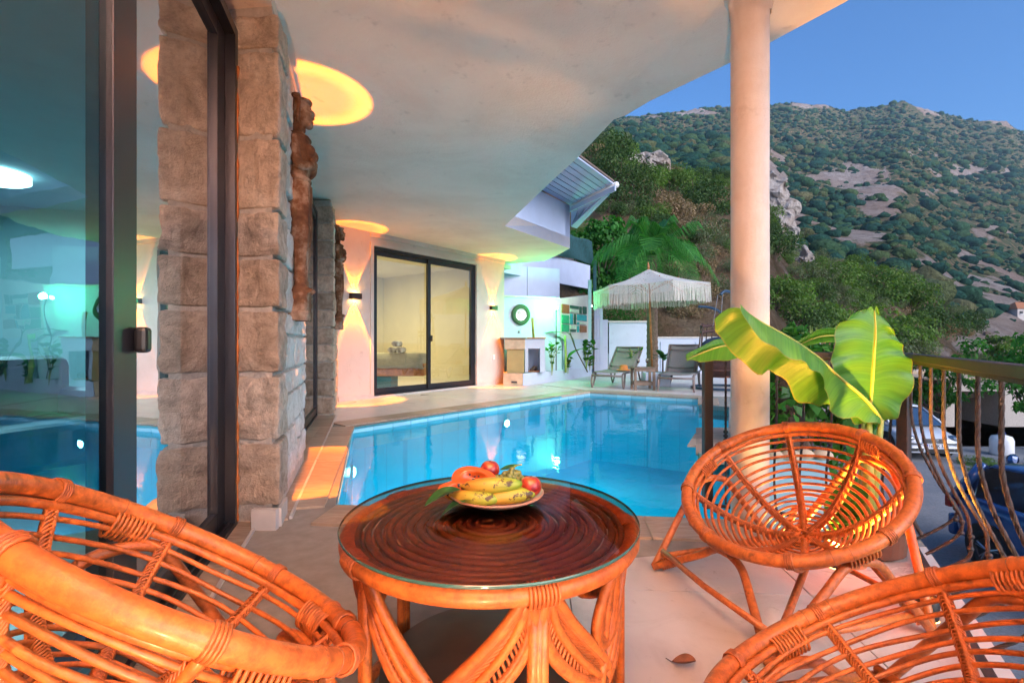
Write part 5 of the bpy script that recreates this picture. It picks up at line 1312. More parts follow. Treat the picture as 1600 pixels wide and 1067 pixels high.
def ground(u, Y):
    x = 800+760*u
    e1 = (533-interp(x, CR1))/760; y1 = interp(x, DY1); e2 = (533-interp(x, CR2))/760
    X = u*Y
    lowx = max(0, min(1, (u-.50)/.28)); base = 1.0*(1-lowx)+(-2.45)*lowx
    y0 = YB+lowx*6.5
    z1 = 1+e1*y1-1.2
    if Y <= y0: return base if lowx > .0 else min(base, base)
    if Y <= y1:
        t_ = (Y-y0)/(y1-y0)
        if lowx > .6: t_ = t_
        z = base+(z1-base)*(t_**.85)
        z += fbm(X*.12, Y*.12, 5)*1.1*math.sin(math.pi*min(1, t_))+(.25*fbm(X*.9, Y*.9, 3))*min(1, t_*4)
        return z
    t_ = (Y-y1)/(Y2-y1)
    if t_ <= 1:
        eA = e1-.02-.025*min(1, t_*14)
        dipp = min(1, t_*9)
        e_ = eA+(e2-eA)*(max(0, t_-.02))**.62 if t_ > .02 else eA
        z = 1+e_*Y - 3*math.sin(math.pi*min(1, t_*10))
        z += fbm(X*.010, Y*.010, 7)*Y*.034*math.sin(math.pi*min(1, t_))**.7
        if t_ > .93: z += abs(fbm(X*.03, 7, 5))*5*(t_-.93)/.07
        return z
    return (1+e2*Y2)+(-.25)*(Y-Y2)+5*abs(fbm(X*.03, 7, 5))*max(0, 1-(Y-Y2)/60)
us = np.concatenate([np.linspace(-3.0, -.1, 34)[:-1], np.linspace(-.1, 1.25, 250)[:-1], np.linspace(1.25, 4.0, 46)])
Ys = np.concatenate([np.linspace(YB, 62, 96)[:-1], np.geomspace(62, Y2, 175)[:-1], np.linspace(Y2, 1100, 10)])
ROCK = [(1330, 278, 75, 20, .9), (1375, 300, 42, 24, .9), (1210, 300, 26, 60, 1.0), (1235, 350, 30, 30, .9), (1305, 345, 34, 28, .5), (1345, 372, 60, 16, .8), (1375, 320, 26, 22, .7), (1520, 268, 60, 10, .8), (1575, 190, 35, 9, .9), (1450, 172, 22, 12, .7),
        (1090, 176, 40, 5, .9), (1020, 182, 30, 4, .7), (1260, 166, 60, 6, .7), (1350, 365, 50, 20, .6), (1505, 410, 60, 30, .45), (1570, 470, 60, 60, .6), (1480, 430, 60, 20, .5), (1010, 245, 16, 14, 1.0), (1130, 300, 12, 8, .8), (1560, 520, 60, 30, .8), (1500, 500, 40, 25, .4), (1230, 378, 30, 8, .6), (940, 215, 14, 12, .7), (1540, 440, 70, 22, .75), (1590, 500, 70, 40, 1.), (1530, 540, 70, 22, .9), (1450, 408, 50, 10, .6), (1240, 240, 40, 8, .5), (1480, 300, 60, 8, .55), (1160, 230, 40, 8, .5), (1420, 240, 50, 8, .5), (1550, 360, 50, 12, .5), (1050, 300, 20, 10, .5), (1120, 330, 25, 12, .5)]
rows = []; rk = []; low = []
for Y in Ys:
    for u_ in us:
        z = ground(u_, Y); x = 800+760*u_; y = 533-760*(z-1)/Y
        r_ = 0
        if -.2 < u_ < 1.3:
            for (cx, cy_, sx_, sy_, w_) in ROCK:
                q = ((x-cx)/sx_)**2+((y-cy_)/sy_)**2
                if q < 4: r_ = max(r_, w_*.78*math.exp(-q))
        X = u_*Y
        sc_ = .05 if Y > 70 else .35
        r_ += .42*fbm(X*sc_, Y*sc_*.5+4, 6)+.20*fbm(X*.25, Y*.25, 3)
        rk.append(r_); rows.append((X, Y, z+(.0 if r_ < .45 else min(1, (r_-.45)*3)*(Y*.006)*(.5+abs(fbm(X*sc_*3, z*sc_*3, 4))))))
V = np.array(rows); nu, nv = len(us), len(Ys)
idx = np.arange(nu*nv).reshape(nv, nu); F = np.stack([idx[:-1, :-1], idx[:-1, 1:], idx[1:, 1:], idx[1:, :-1]], -1).reshape(-1, 4)
t = NT('hillside ground'); at_ = t.n('Attribute'); at_.attribute_name = 'rock'; v = t.coords()
geo = t.n('NewGeometry')
f = t.noise(v, .35, 8, .7, .5); g = t.noise(v, 1.6, 8, .75); h = t.noise(v, .02, 5)
earth = t.ramp(f, [(.34, (.08, .14, .07)), (.50, (.14, .17, .08)), (.58, (.40, .25, .15)), (.70, (.52, .34, .22))])
gp = t.n('NewGeometry'); sy_ = t.n('SeparateXYZ'); t.l(gp.outputs['Position'], sy_.inputs[0]); nearf = t.n('MapRange'); nearf.inputs['From Min'].default_value = 70; nearf.inputs['From Max'].default_value = 45; t.l(sy_.outputs[1], nearf.inputs[0])
earth = t.mix(nearf.outputs[0], earth, t.ramp(f, [(.32, (.13, .12, .05)), (.45, (.30, .19, .11)), (.6, (.42, .30, .20)), (.7, (.20, .17, .08))]))
g3 = t.noise(t.coords('Object', (1, 1, 1.6)), .16, 9, .82, .6)
rock = t.mix(.45, t.ramp(g3, [(.36, (.16, .12, .11)), (.45, (.50, .39, .33)), (.58, (.80, .70, .63))]), t.ramp(g, [(.3, (.20, .16, .16)), (.5, (.46, .38, .34)), (.7, (.62, .54, .49))]))
rock = t.mix(t.ramp(h, [(.4, (0,)*3), (.6, (.5,)*3)]), rock, (.42, .24, .15))
fac = t.ramp(t.math('ADD', at_.outputs['Fac'], t.math('MULTIPLY', t.math('SUBTRACT', g, .5), .35)), [(.33, (0,)*3), (.42, (1,)*3)])
M['hill'] = t.bsdf(t.mix(fac, earth, rock), .95, 0, t.bump(t.math('ADD', g, t.math('MULTIPLY', g3, 4)), 1., 1.2), .1)
me = npmesh('hillside', V, F, M['hill'], True)
a_ = me.attributes.new('rock', 'FLOAT', 'POINT'); a_.data.foreach_set('value', np.array(rk, dtype=np.float32))
link('hillside', me, kind='structure')
RK = np.array(rk).reshape(nv, nu)
def rockat(u_, Y):
    i = min(nu-1, max(0, int(np.searchsorted(us, u_)))); j = min(nv-1, max(0, int(np.searchsorted(Ys, Y)))); return RK[j, i]
# yard sheet far below the terrace and wide ground plane
MB().add([(-60, -60, -2.45), (60, -60, -2.45), (60, 24, -2.45), (-60, 24, -2.45)], [(0, 1, 2, 3)]).build('yard_ground', M['yard'], kind='structure')
MB().add([(-3000, -3000, -2.6), (3000, -3000, -2.6), (3000, 60, -2.6), (-3000, 60, -2.6)], [(0, 1, 2, 3)]).build('far_ground', M['hill'], kind='structure')
# far scrub: thousands of small rounded shrubs, one object
def ico(sub):
    bm = bmesh.new(); bmesh.ops.create_icosphere(bm, subdivisions=sub, radius=1); bm.verts.ensure_lookup_table()
    V = np.array([v_.co[:] for v_ in bm.verts]); F = np.array([[v_.index for v_ in f_.verts] for f_ in bm.faces]); bm.free(); return V, F
IV, IF = ico(2)
g = np.random.default_rng(4); vs = []; fs = []; nbase = 0
variants = []
for k in range(10):
    d_ = np.array([1+.42*noise.noise(Vector(p)*1.7+Vector((k*9, 0, 0)))+.22*noise.noise(Vector(p)*4+Vector((0, k*5, 0))) for p in IV]); v_ = IV*d_[:, None]; v_[:, 2] = v_[:, 2]*.72; variants.append(v_)
cnt = 0
for tries in range(110000):
    if cnt >= 21000: break
    Y = 58*(Y2/58)**(g.random()**.55); u_ = g.uniform(-.1, 1.2)
    if Y < interp(800+760*u_, DY1)+3: continue
    r_ = rockat(u_, Y); dens = noise.noise(Vector((u_*Y*.02, Y*.012, 3)))
    if (r_ > .36+.12*dens and g.random() < .86) or (r_ > .18 and g.random() < .5) : continue
    if u_ > .6 and Y < 320 and g.random() < .68-.8*dens: continue
    s_ = (.7+2.3*g.random()**2.6)*(.5+.5*min(1, Y/300))*(1.7 if g.random() < .12 else 1)
    z = ground(u_, Y); v_ = variants[cnt % 10]*s_; a = g.uniform(0, 6.28); ca, sa = math.cos(a), math.sin(a)
    vv = np.empty_like(v_); vv[:, 0] = v_[:, 0]*ca-v_[:, 1]*sa+u_*Y; vv[:, 1] = v_[:, 0]*sa+v_[:, 1]*ca+Y; vv[:, 2] = v_[:, 2]+z+s_*.22
    vs.append(vv); fs.append(IF+cnt*len(IV)); cnt += 1
tm = NT('far scrub'); gg = tm.n('NewGeometry'); v = tm.coords(); nz = tm.noise(v, 1.1, 5, .75)
c = tm.ramp(gg.outputs['Random Per Island'], [(0, (.025, .095, .075)), (.35, (.042, .135, .095)), (.6, (.07, .17, .08)), (.85, (.12, .20, .08)), (1, (.24, .22, .11))])  # teal stops put the bluish haze of distance into the leaf colours
c = tm.mix(tm.ramp(nz, [(.38, (.35,)*3), (.62, (1,)*3)]), (.004, .012, .01), c)
M['farscrub'] = tm.bsdf(c, .95, 0, tm.bump(nz, 1., 1.2), .1)
link('mountain_scrub', npmesh('mountain_scrub', np.concatenate(vs), np.concatenate(fs), M['farscrub']), kind='stuff')
# near hill shrubs, each a thing
def onhill(x, Y): u_ = (x-800)/760; return Vector((u_*Y, Y, ground(u_, Y)))
g2 = random.Random(12)
KINDS = {'dark': ('evergreen_shrub', 'dense dark green shrub on the slope behind the pool', 'shrub', 'dark green shrubs on the near slope'),
         'mid': ('green_shrub', 'fresh green bushy shrub on the slope behind the pool', 'shrub', 'fresh green shrubs on the near slope'),
         'olive': ('olive_shrub', 'thin grey green shrub on the slope behind the pool', 'shrub', 'grey green shrubs on the near slope'),
         'dry': ('dry_shrub', 'dry straw coloured bush on the slope behind the pool', 'bush', 'dry bushes on the near slope')}
def zone(x, Y, r, y1):
    zx = 'above the slatted eave' if x < 925 else 'behind the left half of the parasol' if x < 1010 else 'behind the right half of the parasol' if x < 1075 else 'just left of the round column' if x < 1165 else 'just right of the round column' if x < 1255 else 'behind the upright banana leaf' if x < 1350 else 'over the corner of the iron railing' if x < 1440 else 'over the middle of the railing' if x < 1500 else 'at far right over the railing'
    f = (Y-16)/(y1-16); zy = 'low' if f < .3 else 'halfway up' if f < .55 else 'high' if f < .8 else 'on the crest'
    return zx, zy, ('small' if r < .9 else 'medium' if r < 1.4 else 'large' if r < 2. else 'very large')
placed = []
def addb(kind, x, Y, r, sz=1.):
    n_, lb, ct, gp = KINDS[kind]; p = onhill(x, Y); p.z -= r*.12; placed.append((p.x, p.y))
    zx, zy, zs = zone(x, Y, r, interp(x, DY1)); col_ = {'dark': 'dark green', 'mid': 'fresh green', 'olive': 'grey green', 'dry': 'dry straw coloured'}[kind]
    bush(kind+str(g2.randrange(3)), p, r, n_, '%s %s bush, %s, %s' % (zs, col_, zy.replace('low', 'low on the slope').replace('high', 'high on the slope'), zx), ct, gp, sz)
for (k_, x, Y, r) in [('dark', 935, 34, 2.6), ('dark', 968, 31, 2.3), ('mid', 1000, 37, 2.4), ('dark', 1085, 36, 2.7), ('dark', 1110, 33, 2.4), ('mid', 1060, 40, 2.2), ('dry', 1045, 27, 1.8), ('dry', 1062, 25, 1.5), ('dry', 1030, 30, 1.6), ('dry', 1130, 27, 1.5), ('olive', 935, 44, 2.4), ('olive', 915, 48, 2.6), ('dry', 920, 40, 2.0), ('mid', 960, 42, 2.2),
                     ('dark', 985, 27, 1.9), ('dark', 1020, 24, 1.3), ('olive', 1100, 24, 1.4), ('dry', 1085, 20, 1.1), ('dry', 1110, 18.5, .9), ('dark', 1050, 17.6, .75), ('dry', 1065, 17.2, .6), ('dry', 1095, 17.3, .7), ('olive', 1130, 18.5, 1.), ('mid', 1210, 20, 1.5), ('dark', 1240, 21, 1.6), ('mid', 1285, 24, 2.1), ('mid', 1330, 26, 2.2), ('olive', 1360, 24, 2.0), ('mid', 1390, 28, 2.3), ('olive', 1310, 20, 1.6), ('mid', 1300, 34, 2.4), ('mid', 1340, 36, 2.4), ('mid', 1385, 36, 2.4), ('mid', 1425, 34, 2.3), ('olive', 1270, 33, 2.1), ('olive', 1410, 27, 2.0), ('dark', 1210, 30, 2.0), ('dark', 1455, 32, 2.2)]:
    addb(k_, x, Y, r)
for i in range(900):
    if len(placed) > 230: break
    x = g2.uniform(845, 1560); y1 = interp(x, DY1); Y = g2.uniform(17.5, y1+1)
    if x > 1180 and Y < 23.5: continue
    if x > 1440 and g2.random() < .55: continue
    rr = rockat((x-800)/760, Y)
    if rr > .5: continue
    p = onhill(x, Y); r = g2.uniform(.55, 1.25)*(.55+Y/52)
    if any((p.x-a)**2+(p.y-b)**2 < (r*.75)**2 for a, b in placed): continue
    q = g2.random(); kind = ('mid' if q < .5 else 'olive' if q < .8 else 'dark' if q < .9 else 'dry') if x > 1190 else ('dark' if q < .30 else 'olive' if q < .52 else 'mid' if q < .72 else 'dry')
    addb(kind, x, Y, r)
# rocks on the near slope
t = NT('pale weathered rock'); v = t.coords(); f = t.noise(v, .8, 8, .75, .8); g = t.noise(t.coords('Object', (2, 2, .6)), 2.2, 8, .8)
c = t.ramp(g, [(.30, (.24, .20, .19)), (.45, (.52, .45, .41)), (.62, (.70, .63, .57))]); c = t.mix(t.ramp(f, [(.5, (0,)*3), (.65, (.6,)*3)]), c, (.36, .22, .15))
M['rockpale'] = t.bsdf(c, .95, 0, t.bump(g, 1, .35), .1)
rocks = thing('rock_outcrop', 'pale grey rock outcrop near the top of the slope', 'rock', onhill(1012, 46))
for k in range(9):
    mb = MB(); mb.blob((g2.uniform(-1.6, 1.6), g2.uniform(-.5, .5), g2.uniform(0, 1.2)), (g2.uniform(.6, 1.1), .7, g2.uniform(.5, 1.0)), None, 16, 10)
    mb.v = [tuple(Vector(p)+Vector((noise.noise(Vector(p)*2.2), noise.noise(Vector(p)*2.2+Vector((4, 4, 4))), noise.noise(Vector(p)*2.2+Vector((8, 1, 4)))))*.4) for p in mb.v]; mb.build('boulder', M['rockpale'], rocks)
spur = thing('rock_spur', 'long pale rock spur running down the hillside right of the column', 'rock', onhill(1215, 47))
for k in range(46):
    f = k/45; c = onhill(1196+f*70+g2.uniform(-14, 14)*(1-f), 49-f*5)-spur.location; c.z += 4.2*(1-f)**1.3*g2.uniform(.2, 1.)
    mb = MB(); r = 1.25-f*.8; mb.blob(c, (r*g2.uniform(.8, 1.2), r, r*g2.uniform(.9, 1.4)), None, 26, 18)
    mb.v = [tuple(Vector(p)+Vector((noise.noise(Vector(p)*.9), noise.noise(Vector(p)*.9+Vector((4, 4, 4))), noise.noise(Vector(p)*.9+Vector((8, 1, 4)))))*.8+Vector((1, 1, 1))*noise.noise(Vector(p)*3)*.22) for p in mb.v]; mb.build('boulder', M['rockpale'], spur)
# clipped hedge behind the fence, fig tree, palm
C_ = [(x, 0, z) for x in np.linspace(0, 1.35, 8) for z in (.5, .95, 1.35)]; V, F = leafcloud(C_, [(.28, .3, .3)]*len(C_), 7000, .055, 77)
hg = thing('hedge', 'dense dark green hedge just behind the white fence', 'hedge', (2.75, 15.9, .55)); link('foliage', npmesh('foliage', V, F, M['fig']), hg)
MB().box((.7, 0, .5), (1.2, .3, .9)).build('stems', M['barkdark'], hg)
ft_ = thing('fig_tree', 'broad leafed fig tree climbing the bank behind the parasol', 'tree', (3.35, 18.6, 2.55))
C_ = []; Rr = []
for i in range(46):
    x = g2.uniform(-1.15, 1.9); z = g2.uniform(.4, 2.9)-.25*abs(x-.2); C_.append((x, g2.uniform(-.6, .6), z)); s_ = g2.uniform(.32, .55); Rr.append((s_, s_, s_))
V, F = leafcloud(C_, Rr, 9000, .16, 5, .35, .8); link('crown', npmesh('crown', V, F, M['fig']), ft_)
branches(14, 2., 2.4, 3, .05).build('trunk', M['bark'], ft_, smooth=True)
def frond(L, arch, droop, seed, leaf=.42, n=46, side=1.):
    g = random.Random(seed); mb = MB(); pts = []
    for i in range(15):
        f = i/14; pts.append(Vector((L*f*math.cos(arch*(1-f*.0))*(1-.12*f), 0, L*(math.sin(arch)*f-droop*f*f))))
    mb.tube(pts, [.016*(1-.8*i/14) for i in range(15)], 5, caps=False)
    V = []; F = []
    for i in range(n):
        f = .12+.88*i/n; k = min(13, int(f*14)); p = pts[k].lerp(pts[k+1], f*14-k); tg = (pts[k+1]-pts[k]).normalized(); ll = leaf*(math.sin(math.pi*min(1, f*.9+.1))**.5)*g.uniform(.85, 1.1)
        for s_ in (-1, 1):
            d_ = (tg*.55+Vector((0, s_*.75, .12))).normalized(); m_ = p+d_*ll*.5; e_ = m_+(d_*.45+Vector((0, 0, -.75))).normalized()*ll*.55
            w_ = tg*.011; b = len(V); V += [p-w_, p+w_, m_+w_*1.1, m_-w_*1.1, e_]; F += [(b, b+1, b+2, b+3), (b+3, b+2, b+4)]
    mb.add(V, F); return mb
pm = thing('palm_tree', 'feathery palm with drooping fronds and ringed trunk behind the parasol', 'palm', (3.72, 12.9, 0))
tk = MB(); prof = []
for i in range(66):
    z = -.1+i*.052; prof.append((.15-.03*i/66+.012*(i % 3 == 0), z))
tk.lathe(prof, k=18); tk.build('trunk', M['bark'], pm, smooth=True)
fr_ = [(0, .9, .35, 1.9), (.5, .75, .6, 2.), (1.1, .95, .5, 1.9), (1.7, 1.2, .4, 1.7), (2.2, .9, .6, 2.0), (2.8, .7, .6, 2.1), (3.3, .85, .7, 2.1), (3.9, .7, .9, 2.0), (4.4, .9, .7, 1.8), (4.9, 1.15, .5, 1.6), (5.4, .8, .75, 1.9), (5.9, .6, .8, 2.0), (2.5, 1.3, .4, 1.8), (3.6, 1.25, .45, 1.7), (.2, 1.3, .4, 1.7), (1.4, .5, .9, 1.9), (4.2, .35, .8, 1.8), (5.2, .4, .9, 1.7)]
for k, (az, ar, dr, L) in enumerate(fr_):
    o = frond(L*1.12, ar, dr*1.15, k, .78, 40).build('frond', M['palm'], pm, loc=(0, 0, 3.25)); o.rotation_euler = (0, 0, az)
sp_ = MB(); sp_.tube([(0, 0, 3.2), (-.10, -.05, 3.8), (-.22, -.08, 4.35)], [.03, .022, .006], 6); sp_.build('spear_leaf', M['bananastem'], pm, smooth=True)
# fan palm on the mid slope
fp = thing('fan_palm', 'yellow green fan palm lit among the shrubs right of the column', 'palm', onhill(1268, 18.5)+Vector((0, 0, .6)))
for k in range(9):
    a = -1.9+k*.22*1.9; mb = MB(); L = g2.uniform(.8, 1.35)
    for j in range(9):
        b_ = a*.5+(j-4)*.09; tip = Vector((math.sin(b_)*L, g2.uniform(-.3, .3), math.cos(b_)*L+.1)); mb.add([(0, 0, 0), (tip.x*.6-.04, tip.y*.6, tip.z*.6), tip, (tip.x*.6+.04, tip.y*.6, tip.z*.6)], [(0, 1, 2, 3)])
    mb.build('frond', plain('yellow green frond', (.22, .30, .03), .5) if k == 0 else bpy.data.materials['yellow green frond'], fp)
MB().tube([(0, 0, -1.6), (0, 0, .05)], .12, 8).build('trunk', M['barkdark'], fp)
# planter plants
def plant(name, label, loc, h, n, leafL, leafW, mat, seed, up=.9, group=None):
    g = random.Random(seed); t = thing(name, label, 'plant', loc, 0, group)
    mb = MB(); st = []
    for i in range(max(2, n//5)):
        a = g.uniform(0, 6.28); q = h*.3*g.random(); pts = spline([(0, 0, -.05), (q*.3*math.cos(a), q*.3*math.sin(a), h*.5), (q*math.cos(a), q*math.sin(a), h*g.uniform(.7, 1))], 6); mb.tube(pts, .007, 5); st.append(pts)
    mb.build('stem', M['bananastem'], t, smooth=True)
    for i in range(n):
        s_ = st[i % len(st)]; p = s_[g.randrange(2, 7)]; a = g.uniform(0, 6.28); L = leafL*g.uniform(.7, 1.15)
        lf = MB().grid(lambda u, v: leafpatch(u, v, L, leafW*L/leafL, -.5*(1-up), .25), 6, 4)
        o = lf.build('leaf', mat, t, smooth=True, loc=p); o.rotation_euler = (g.uniform(-.4, .4), -g.uniform(.0, 1.1)*up, a)
    return t
plant('climbing_plant', 'leafy green climber in the planter beside the oven niche', (.98, 11.95, .22), .75, 34, .13, .05, M['vine'], 1)
plant('potted_shrub', 'small shrub with broad leaves in the planter at the foot of the wooden pole', (2.10, 13.75, .22), .80, 46, .17, .07, M['vine'], 2)
plant('low_plant', 'low green plant at the end of the planter', (2.25, 14.05, .2), .35, 30, .14, .05, M['vine'], 3)
plant('low_plant', 'low bushy plant in the planter under the young banana', (1.45, 12.62, .22), .35, 40, .11, .05, M['fig'], 4)
plant('leafy_plant', 'thin white flowering plant behind the side table', (2.92, 11.6, .05), .85, 34, .12, .03, M['vine'], 5)
yb = thing('young_banana', 'young banana plant with drooping torn leaves in the planter', 'banana plant', (1.38, 12.5, .2))
MB().tube(spline([(0, 0, 0), (0, 0, .5), (-.02, 0, .95)], 6), .03, 8).build('stem', M['bananastem'], yb, smooth=True)
for (L, W_, rot, lc) in ((.75, .07, (0, -.35, 3.05), (-.02, 0, 1.0)), (.55, .07, (0, -.9, 2.6), (0, 0, .75)), (.5, .12, (0, -1.0, .35), (.05, 0, .35)), (.4, .06, (0, .5, .1), (0, 0, 1.05))):
    o = MB().grid(lambda u, v: leafpatch(u, v, L, W_, -.55), 12, 6).build('leaf', M['vine'], yb, smooth=True, loc=lc); o.rotation_euler = rot
MB().tube(spline([(.10, -.1, 1.02), (.25, -.1, .6), (.55, -.1, .02)], 8), .016, 6).build('dry_stem', M['barkdark'], yb, smooth=True)
cs = thing('cut_stalk', 'single upright green stalk standing on the oven top', 'stalk', (.52, 11.7, 1.09)); MB().tube([(0, 0, 0), (-.03, 0, .48)], [.03, .035], 8).build('stem', M['bananastem'], cs, smooth=True)
fg = thing('frangipani', 'potted plant with big oval dark green leaves behind the right lounger', 'plant', (3.52, 11.35, 0))
MB().lathe([(.17, 0), (.24, .27), (.26, .28), (.22, .28)], k=20).build('pot', M['fabric_dark'], fg)
MB().tube([(0, 0, .2), (0, 0, .62)], .018, 6).build('stem', M['bark'], fg)
for k in range(9):
    o = MB().grid(lambda u, v: leafpatch(u, v, .34, .075, -.35), 10, 6).build('leaf', gl1, fg, smooth=True, loc=(0, 0, .60)); o.rotation_euler = (0, -.25-.7*(k % 3)/2, k*.7+.3)
# ---------------------------------------------------------------- vines and trunk behind the railing
vt = thing('shaggy_trunk', 'shaggy brown palm trunk wrapped in vines behind the railing', 'tree trunk', (2.62, 4.62, -2.45))
tk = MB(); tk.lathe([(.17+.02*math.sin(i*1.9), i*.09) for i in range(37)], k=18); tk.build('trunk', M['barkdark'], vt, smooth=True)
fb = MB()
for k in range(260):
    a = g2.uniform(0, 6.28); z = g2.uniform(.6, 3.2); L = g2.uniform(.15, .4); r = .18; fb.add([(r*math.cos(a), r*math.sin(a), z), ((r+.006)*math.cos(a+.05), (r+.006)*math.sin(a+.05), z), ((r+.03)*math.cos(a+.1), (r+.03)*math.sin(a+.1), z-L)], [(0, 1, 2)])
fb.build('bark_fibres', M['barkdark'], vt, kind='stuff')
vn = thing('climbing_vine', 'bright green vine climbing over the trunk beside the column', 'vine', (2.65, 4.55, 0))
C_ = []; Rr = []
for i in range(84):
    z = g2.uniform(-1.3, 1.12); w_ = .32+.22*(z > .6)+.25*(z < .2); x = max(-.35, min(.75, g2.gauss(.12, w_*.8))); 
    if -.03 < x < .08 and .45 < z < .75: x += .3
    C_.append((x, g2.uniform(-.1, .35), z)); s_ = g2.uniform(.10, .2); Rr.append((s_, s_, s_))
V, F = leafcloud(C_, Rr, 6200, .085, 21, .3, .9); link('vine_leaves', npmesh('vine_leaves', V, F, M['vine']), vn, kind='stuff')
mb = MB()
for k in range(9): mb.tube(spline([(g2.uniform(-.4, .6), .1, -1.4), (g2.uniform(-.4, .6), 0, 0), (g2.uniform(-.3, .5), .1, 1.0)], 8), .006, 5)
mb.build('vine_stems', M['bark'], vn, smooth=True)
# low garden strip beyond the ledge
rk_ = thing('boundary_stones', 'row of beige boundary stones on the blue ledge edge', 'stones', (2.3, 4.25, -.02))
for k in range(6):
    mb = MB(); mb.blob((k*.14-.3, g2.uniform(-.03, .03), .03), (.09, .07, .05), None, 12, 8); mb.v = [tuple(Vector(p)+Vector((1, 1, 1))*noise.noise(Vector(p)*12)*.012) for p in mb.v]; mb.build('stone', M['sand'], rk_, smooth=True)
# ---------------------------------------------------------------- banana plant with big leaves
bp = thing('banana_plant', 'potted banana plant with huge backlit leaves behind the right chair', 'banana plant', (1.70, 2.33, 0))
def bleaf(name, rib, left, right, n=44, m=7, thick=.0, fluff=.008):
    """blade spanned between two margins and a midrib (world points)"""
    Rb, Lf, Rt = spline(rib, n), spline(left, n), spline(right, n)
    me = bpy.data.meshes.new(name); V = []; F = []; UV = []
    for i in range(n+1):
        for j in range(-m, m+1):
            f = abs(j)/m; e = Lf[i] if j < 0 else Rt[i]
            p = Rb[i].lerp(e, f); p = p+Vector((0, 0, 1))*fluff*math.sin(i*1.15+j*.1)*f+Vector((0, -1, 0))*fluff*1.4*math.sin(i*.9)*f; p.z += .020*math.sin(math.pi*f)
            V.append(p-bp.location); UV.append((.5+.5*j/m, i/n))
    w = 2*m+1
    for i in range(n):
        for j in range(w-1): F.append((i*w+j, i*w+j+1, (i+1)*w+j+1, (i+1)*w+j))
    me.from_pydata([tuple(p) for p in V], [], F); uvl = me.uv_layers.new(name='UVMap')
    for l_ in me.loops: uvl.data[l_.index].uv = UV[l_.vertex_index]
    me.materials.append(M['banana']); me.polygons.foreach_set('use_smooth', [True]*len(me.polygons))
    o = link(name, me, bp)
    MB().tube([p-bp.location+Vector((0, -.002, 0)) for p in Rb], [.009*(1-.75*i/n) for i in range(n+1)], 7).build('midrib', M['bananastem'], o, smooth=True)
    return o
def A(pts, Y0, Y1=None): 
    n_ = len(pts)-1; return [at(x, y, Y0+(0 if Y1 is None else (Y1-Y0)*i/n_)) for i, (x, y) in enumerate(pts)]
bleaf('leaf', [at(1378, 660, 2.30), at(1366, 640, 2.28), at(1345, 617, 2.22), at(1310, 588, 2.12), at(1277, 557, 2.04), at(1235, 528, 1.97), at(1190, 503, 1.92), at(1157, 481, 1.90)],
      [at(1376, 664, 2.29), at(1345, 655, 2.22), at(1300, 645, 2.12), at(1292, 612, 2.02), at(1276, 580, 1.94), at(1240, 560, 1.88), at(1190, 530, 1.86), at(1155, 483, 1.89)],
      [at(1378, 664, 2.31), at(1330, 650, 2.32), at(1292, 632, 2.26), at(1250, 628, 2.20), at(1214, 582, 2.12), at(1180, 581, 2.06), at(1130, 535, 1.98), at(1114, 502, 1.93)], m=8)
bleaf('leaf', [at(1358, 664, 2.32), at(1360, 630, 2.30), at(1363, 590, 2.26), at(1366, 550, 2.23), at(1368, 515, 2.22), at(1366, 485, 2.23)],
      [at(1352, 664, 2.31), at(1325, 652, 2.28), at(1303, 600, 2.22), at(1300, 560, 2.20), at(1312, 506, 2.20), at(1352, 485, 2.23)],
      [at(1362, 664, 2.33), at(1400, 650, 2.30), at(1428, 590, 2.26), at(1414, 548, 2.24), at(1398, 520, 2.22), at(1370, 486, 2.23)], m=8)
bleaf('leaf', A([(1352, 660), (1345, 590), (1325, 533), (1285, 525), (1245, 540)], 2.42, 2.46), A([(1351, 660), (1342, 586), (1322, 522), (1283, 515), (1244, 538)], 2.41, 2.45), A([(1353, 660), (1348, 594), (1327, 542), (1288, 535), (1247, 543)], 2.43, 2.47), n=24, m=4, fluff=.002)
bleaf('leaf', A([(1350, 640), (1280, 575), (1185, 543), (1130, 540), (1072, 561)], 2.48, 2.05), A([(1349, 640), (1280, 565), (1185, 530), (1120, 533), (1071, 560)], 2.48, 2.05), A([(1351, 642), (1280, 590), (1185, 560), (1120, 564), (1073, 563)], 2.48, 2.05), n=30, m=5, fluff=.004)
st_ = MB(); 
for (a, b, r0) in (((1.70, 2.33, .12), tuple(at(1357, 655, 2.31)), .024), ((1.72, 2.34, .12), tuple(at(1377, 655, 2.29)), .018), ((1.69, 2.36, .12), tuple(at(1350, 640, 2.46)), .014)):
    a, b = Vector(a)-bp.location, Vector(b)-bp.location; st_ = MB(); st_.tube([a, a.lerp(b, .5), b], [r0*1.5, r0*1.1, r0*.6], 9); st_.build('leaf_stalk', M['bananastem'], bp, smooth=True)
MB().lathe([(.12, 0), (.15, .02), (.16, .13), (.17, .145), (.15, .145)], k=28).build('pot', plain('dark clay', (.10, .04, .022), .8, 0, .3, 9, .3), bp, smooth=False)
MB().lathe([(0, .13), (.155, .13)], k=24, caps=False).build('soil', M['soil'], bp)
plant('houseplant', 'yellow lit leafy plant at the foot of the banana plant', (1.52, 2.20, .02), .26, 26, .12, .05, M['vine'], 8)
pk = thing('plant_pot', 'small dark clay pot holding the leafy plant', 'pot', (1.52, 2.20, 0)); MB().lathe([(.07, 0), (.09, .10), (.098, .11), (.08, .11)], k=20).build('pot_body', M['terracotta'], pk)
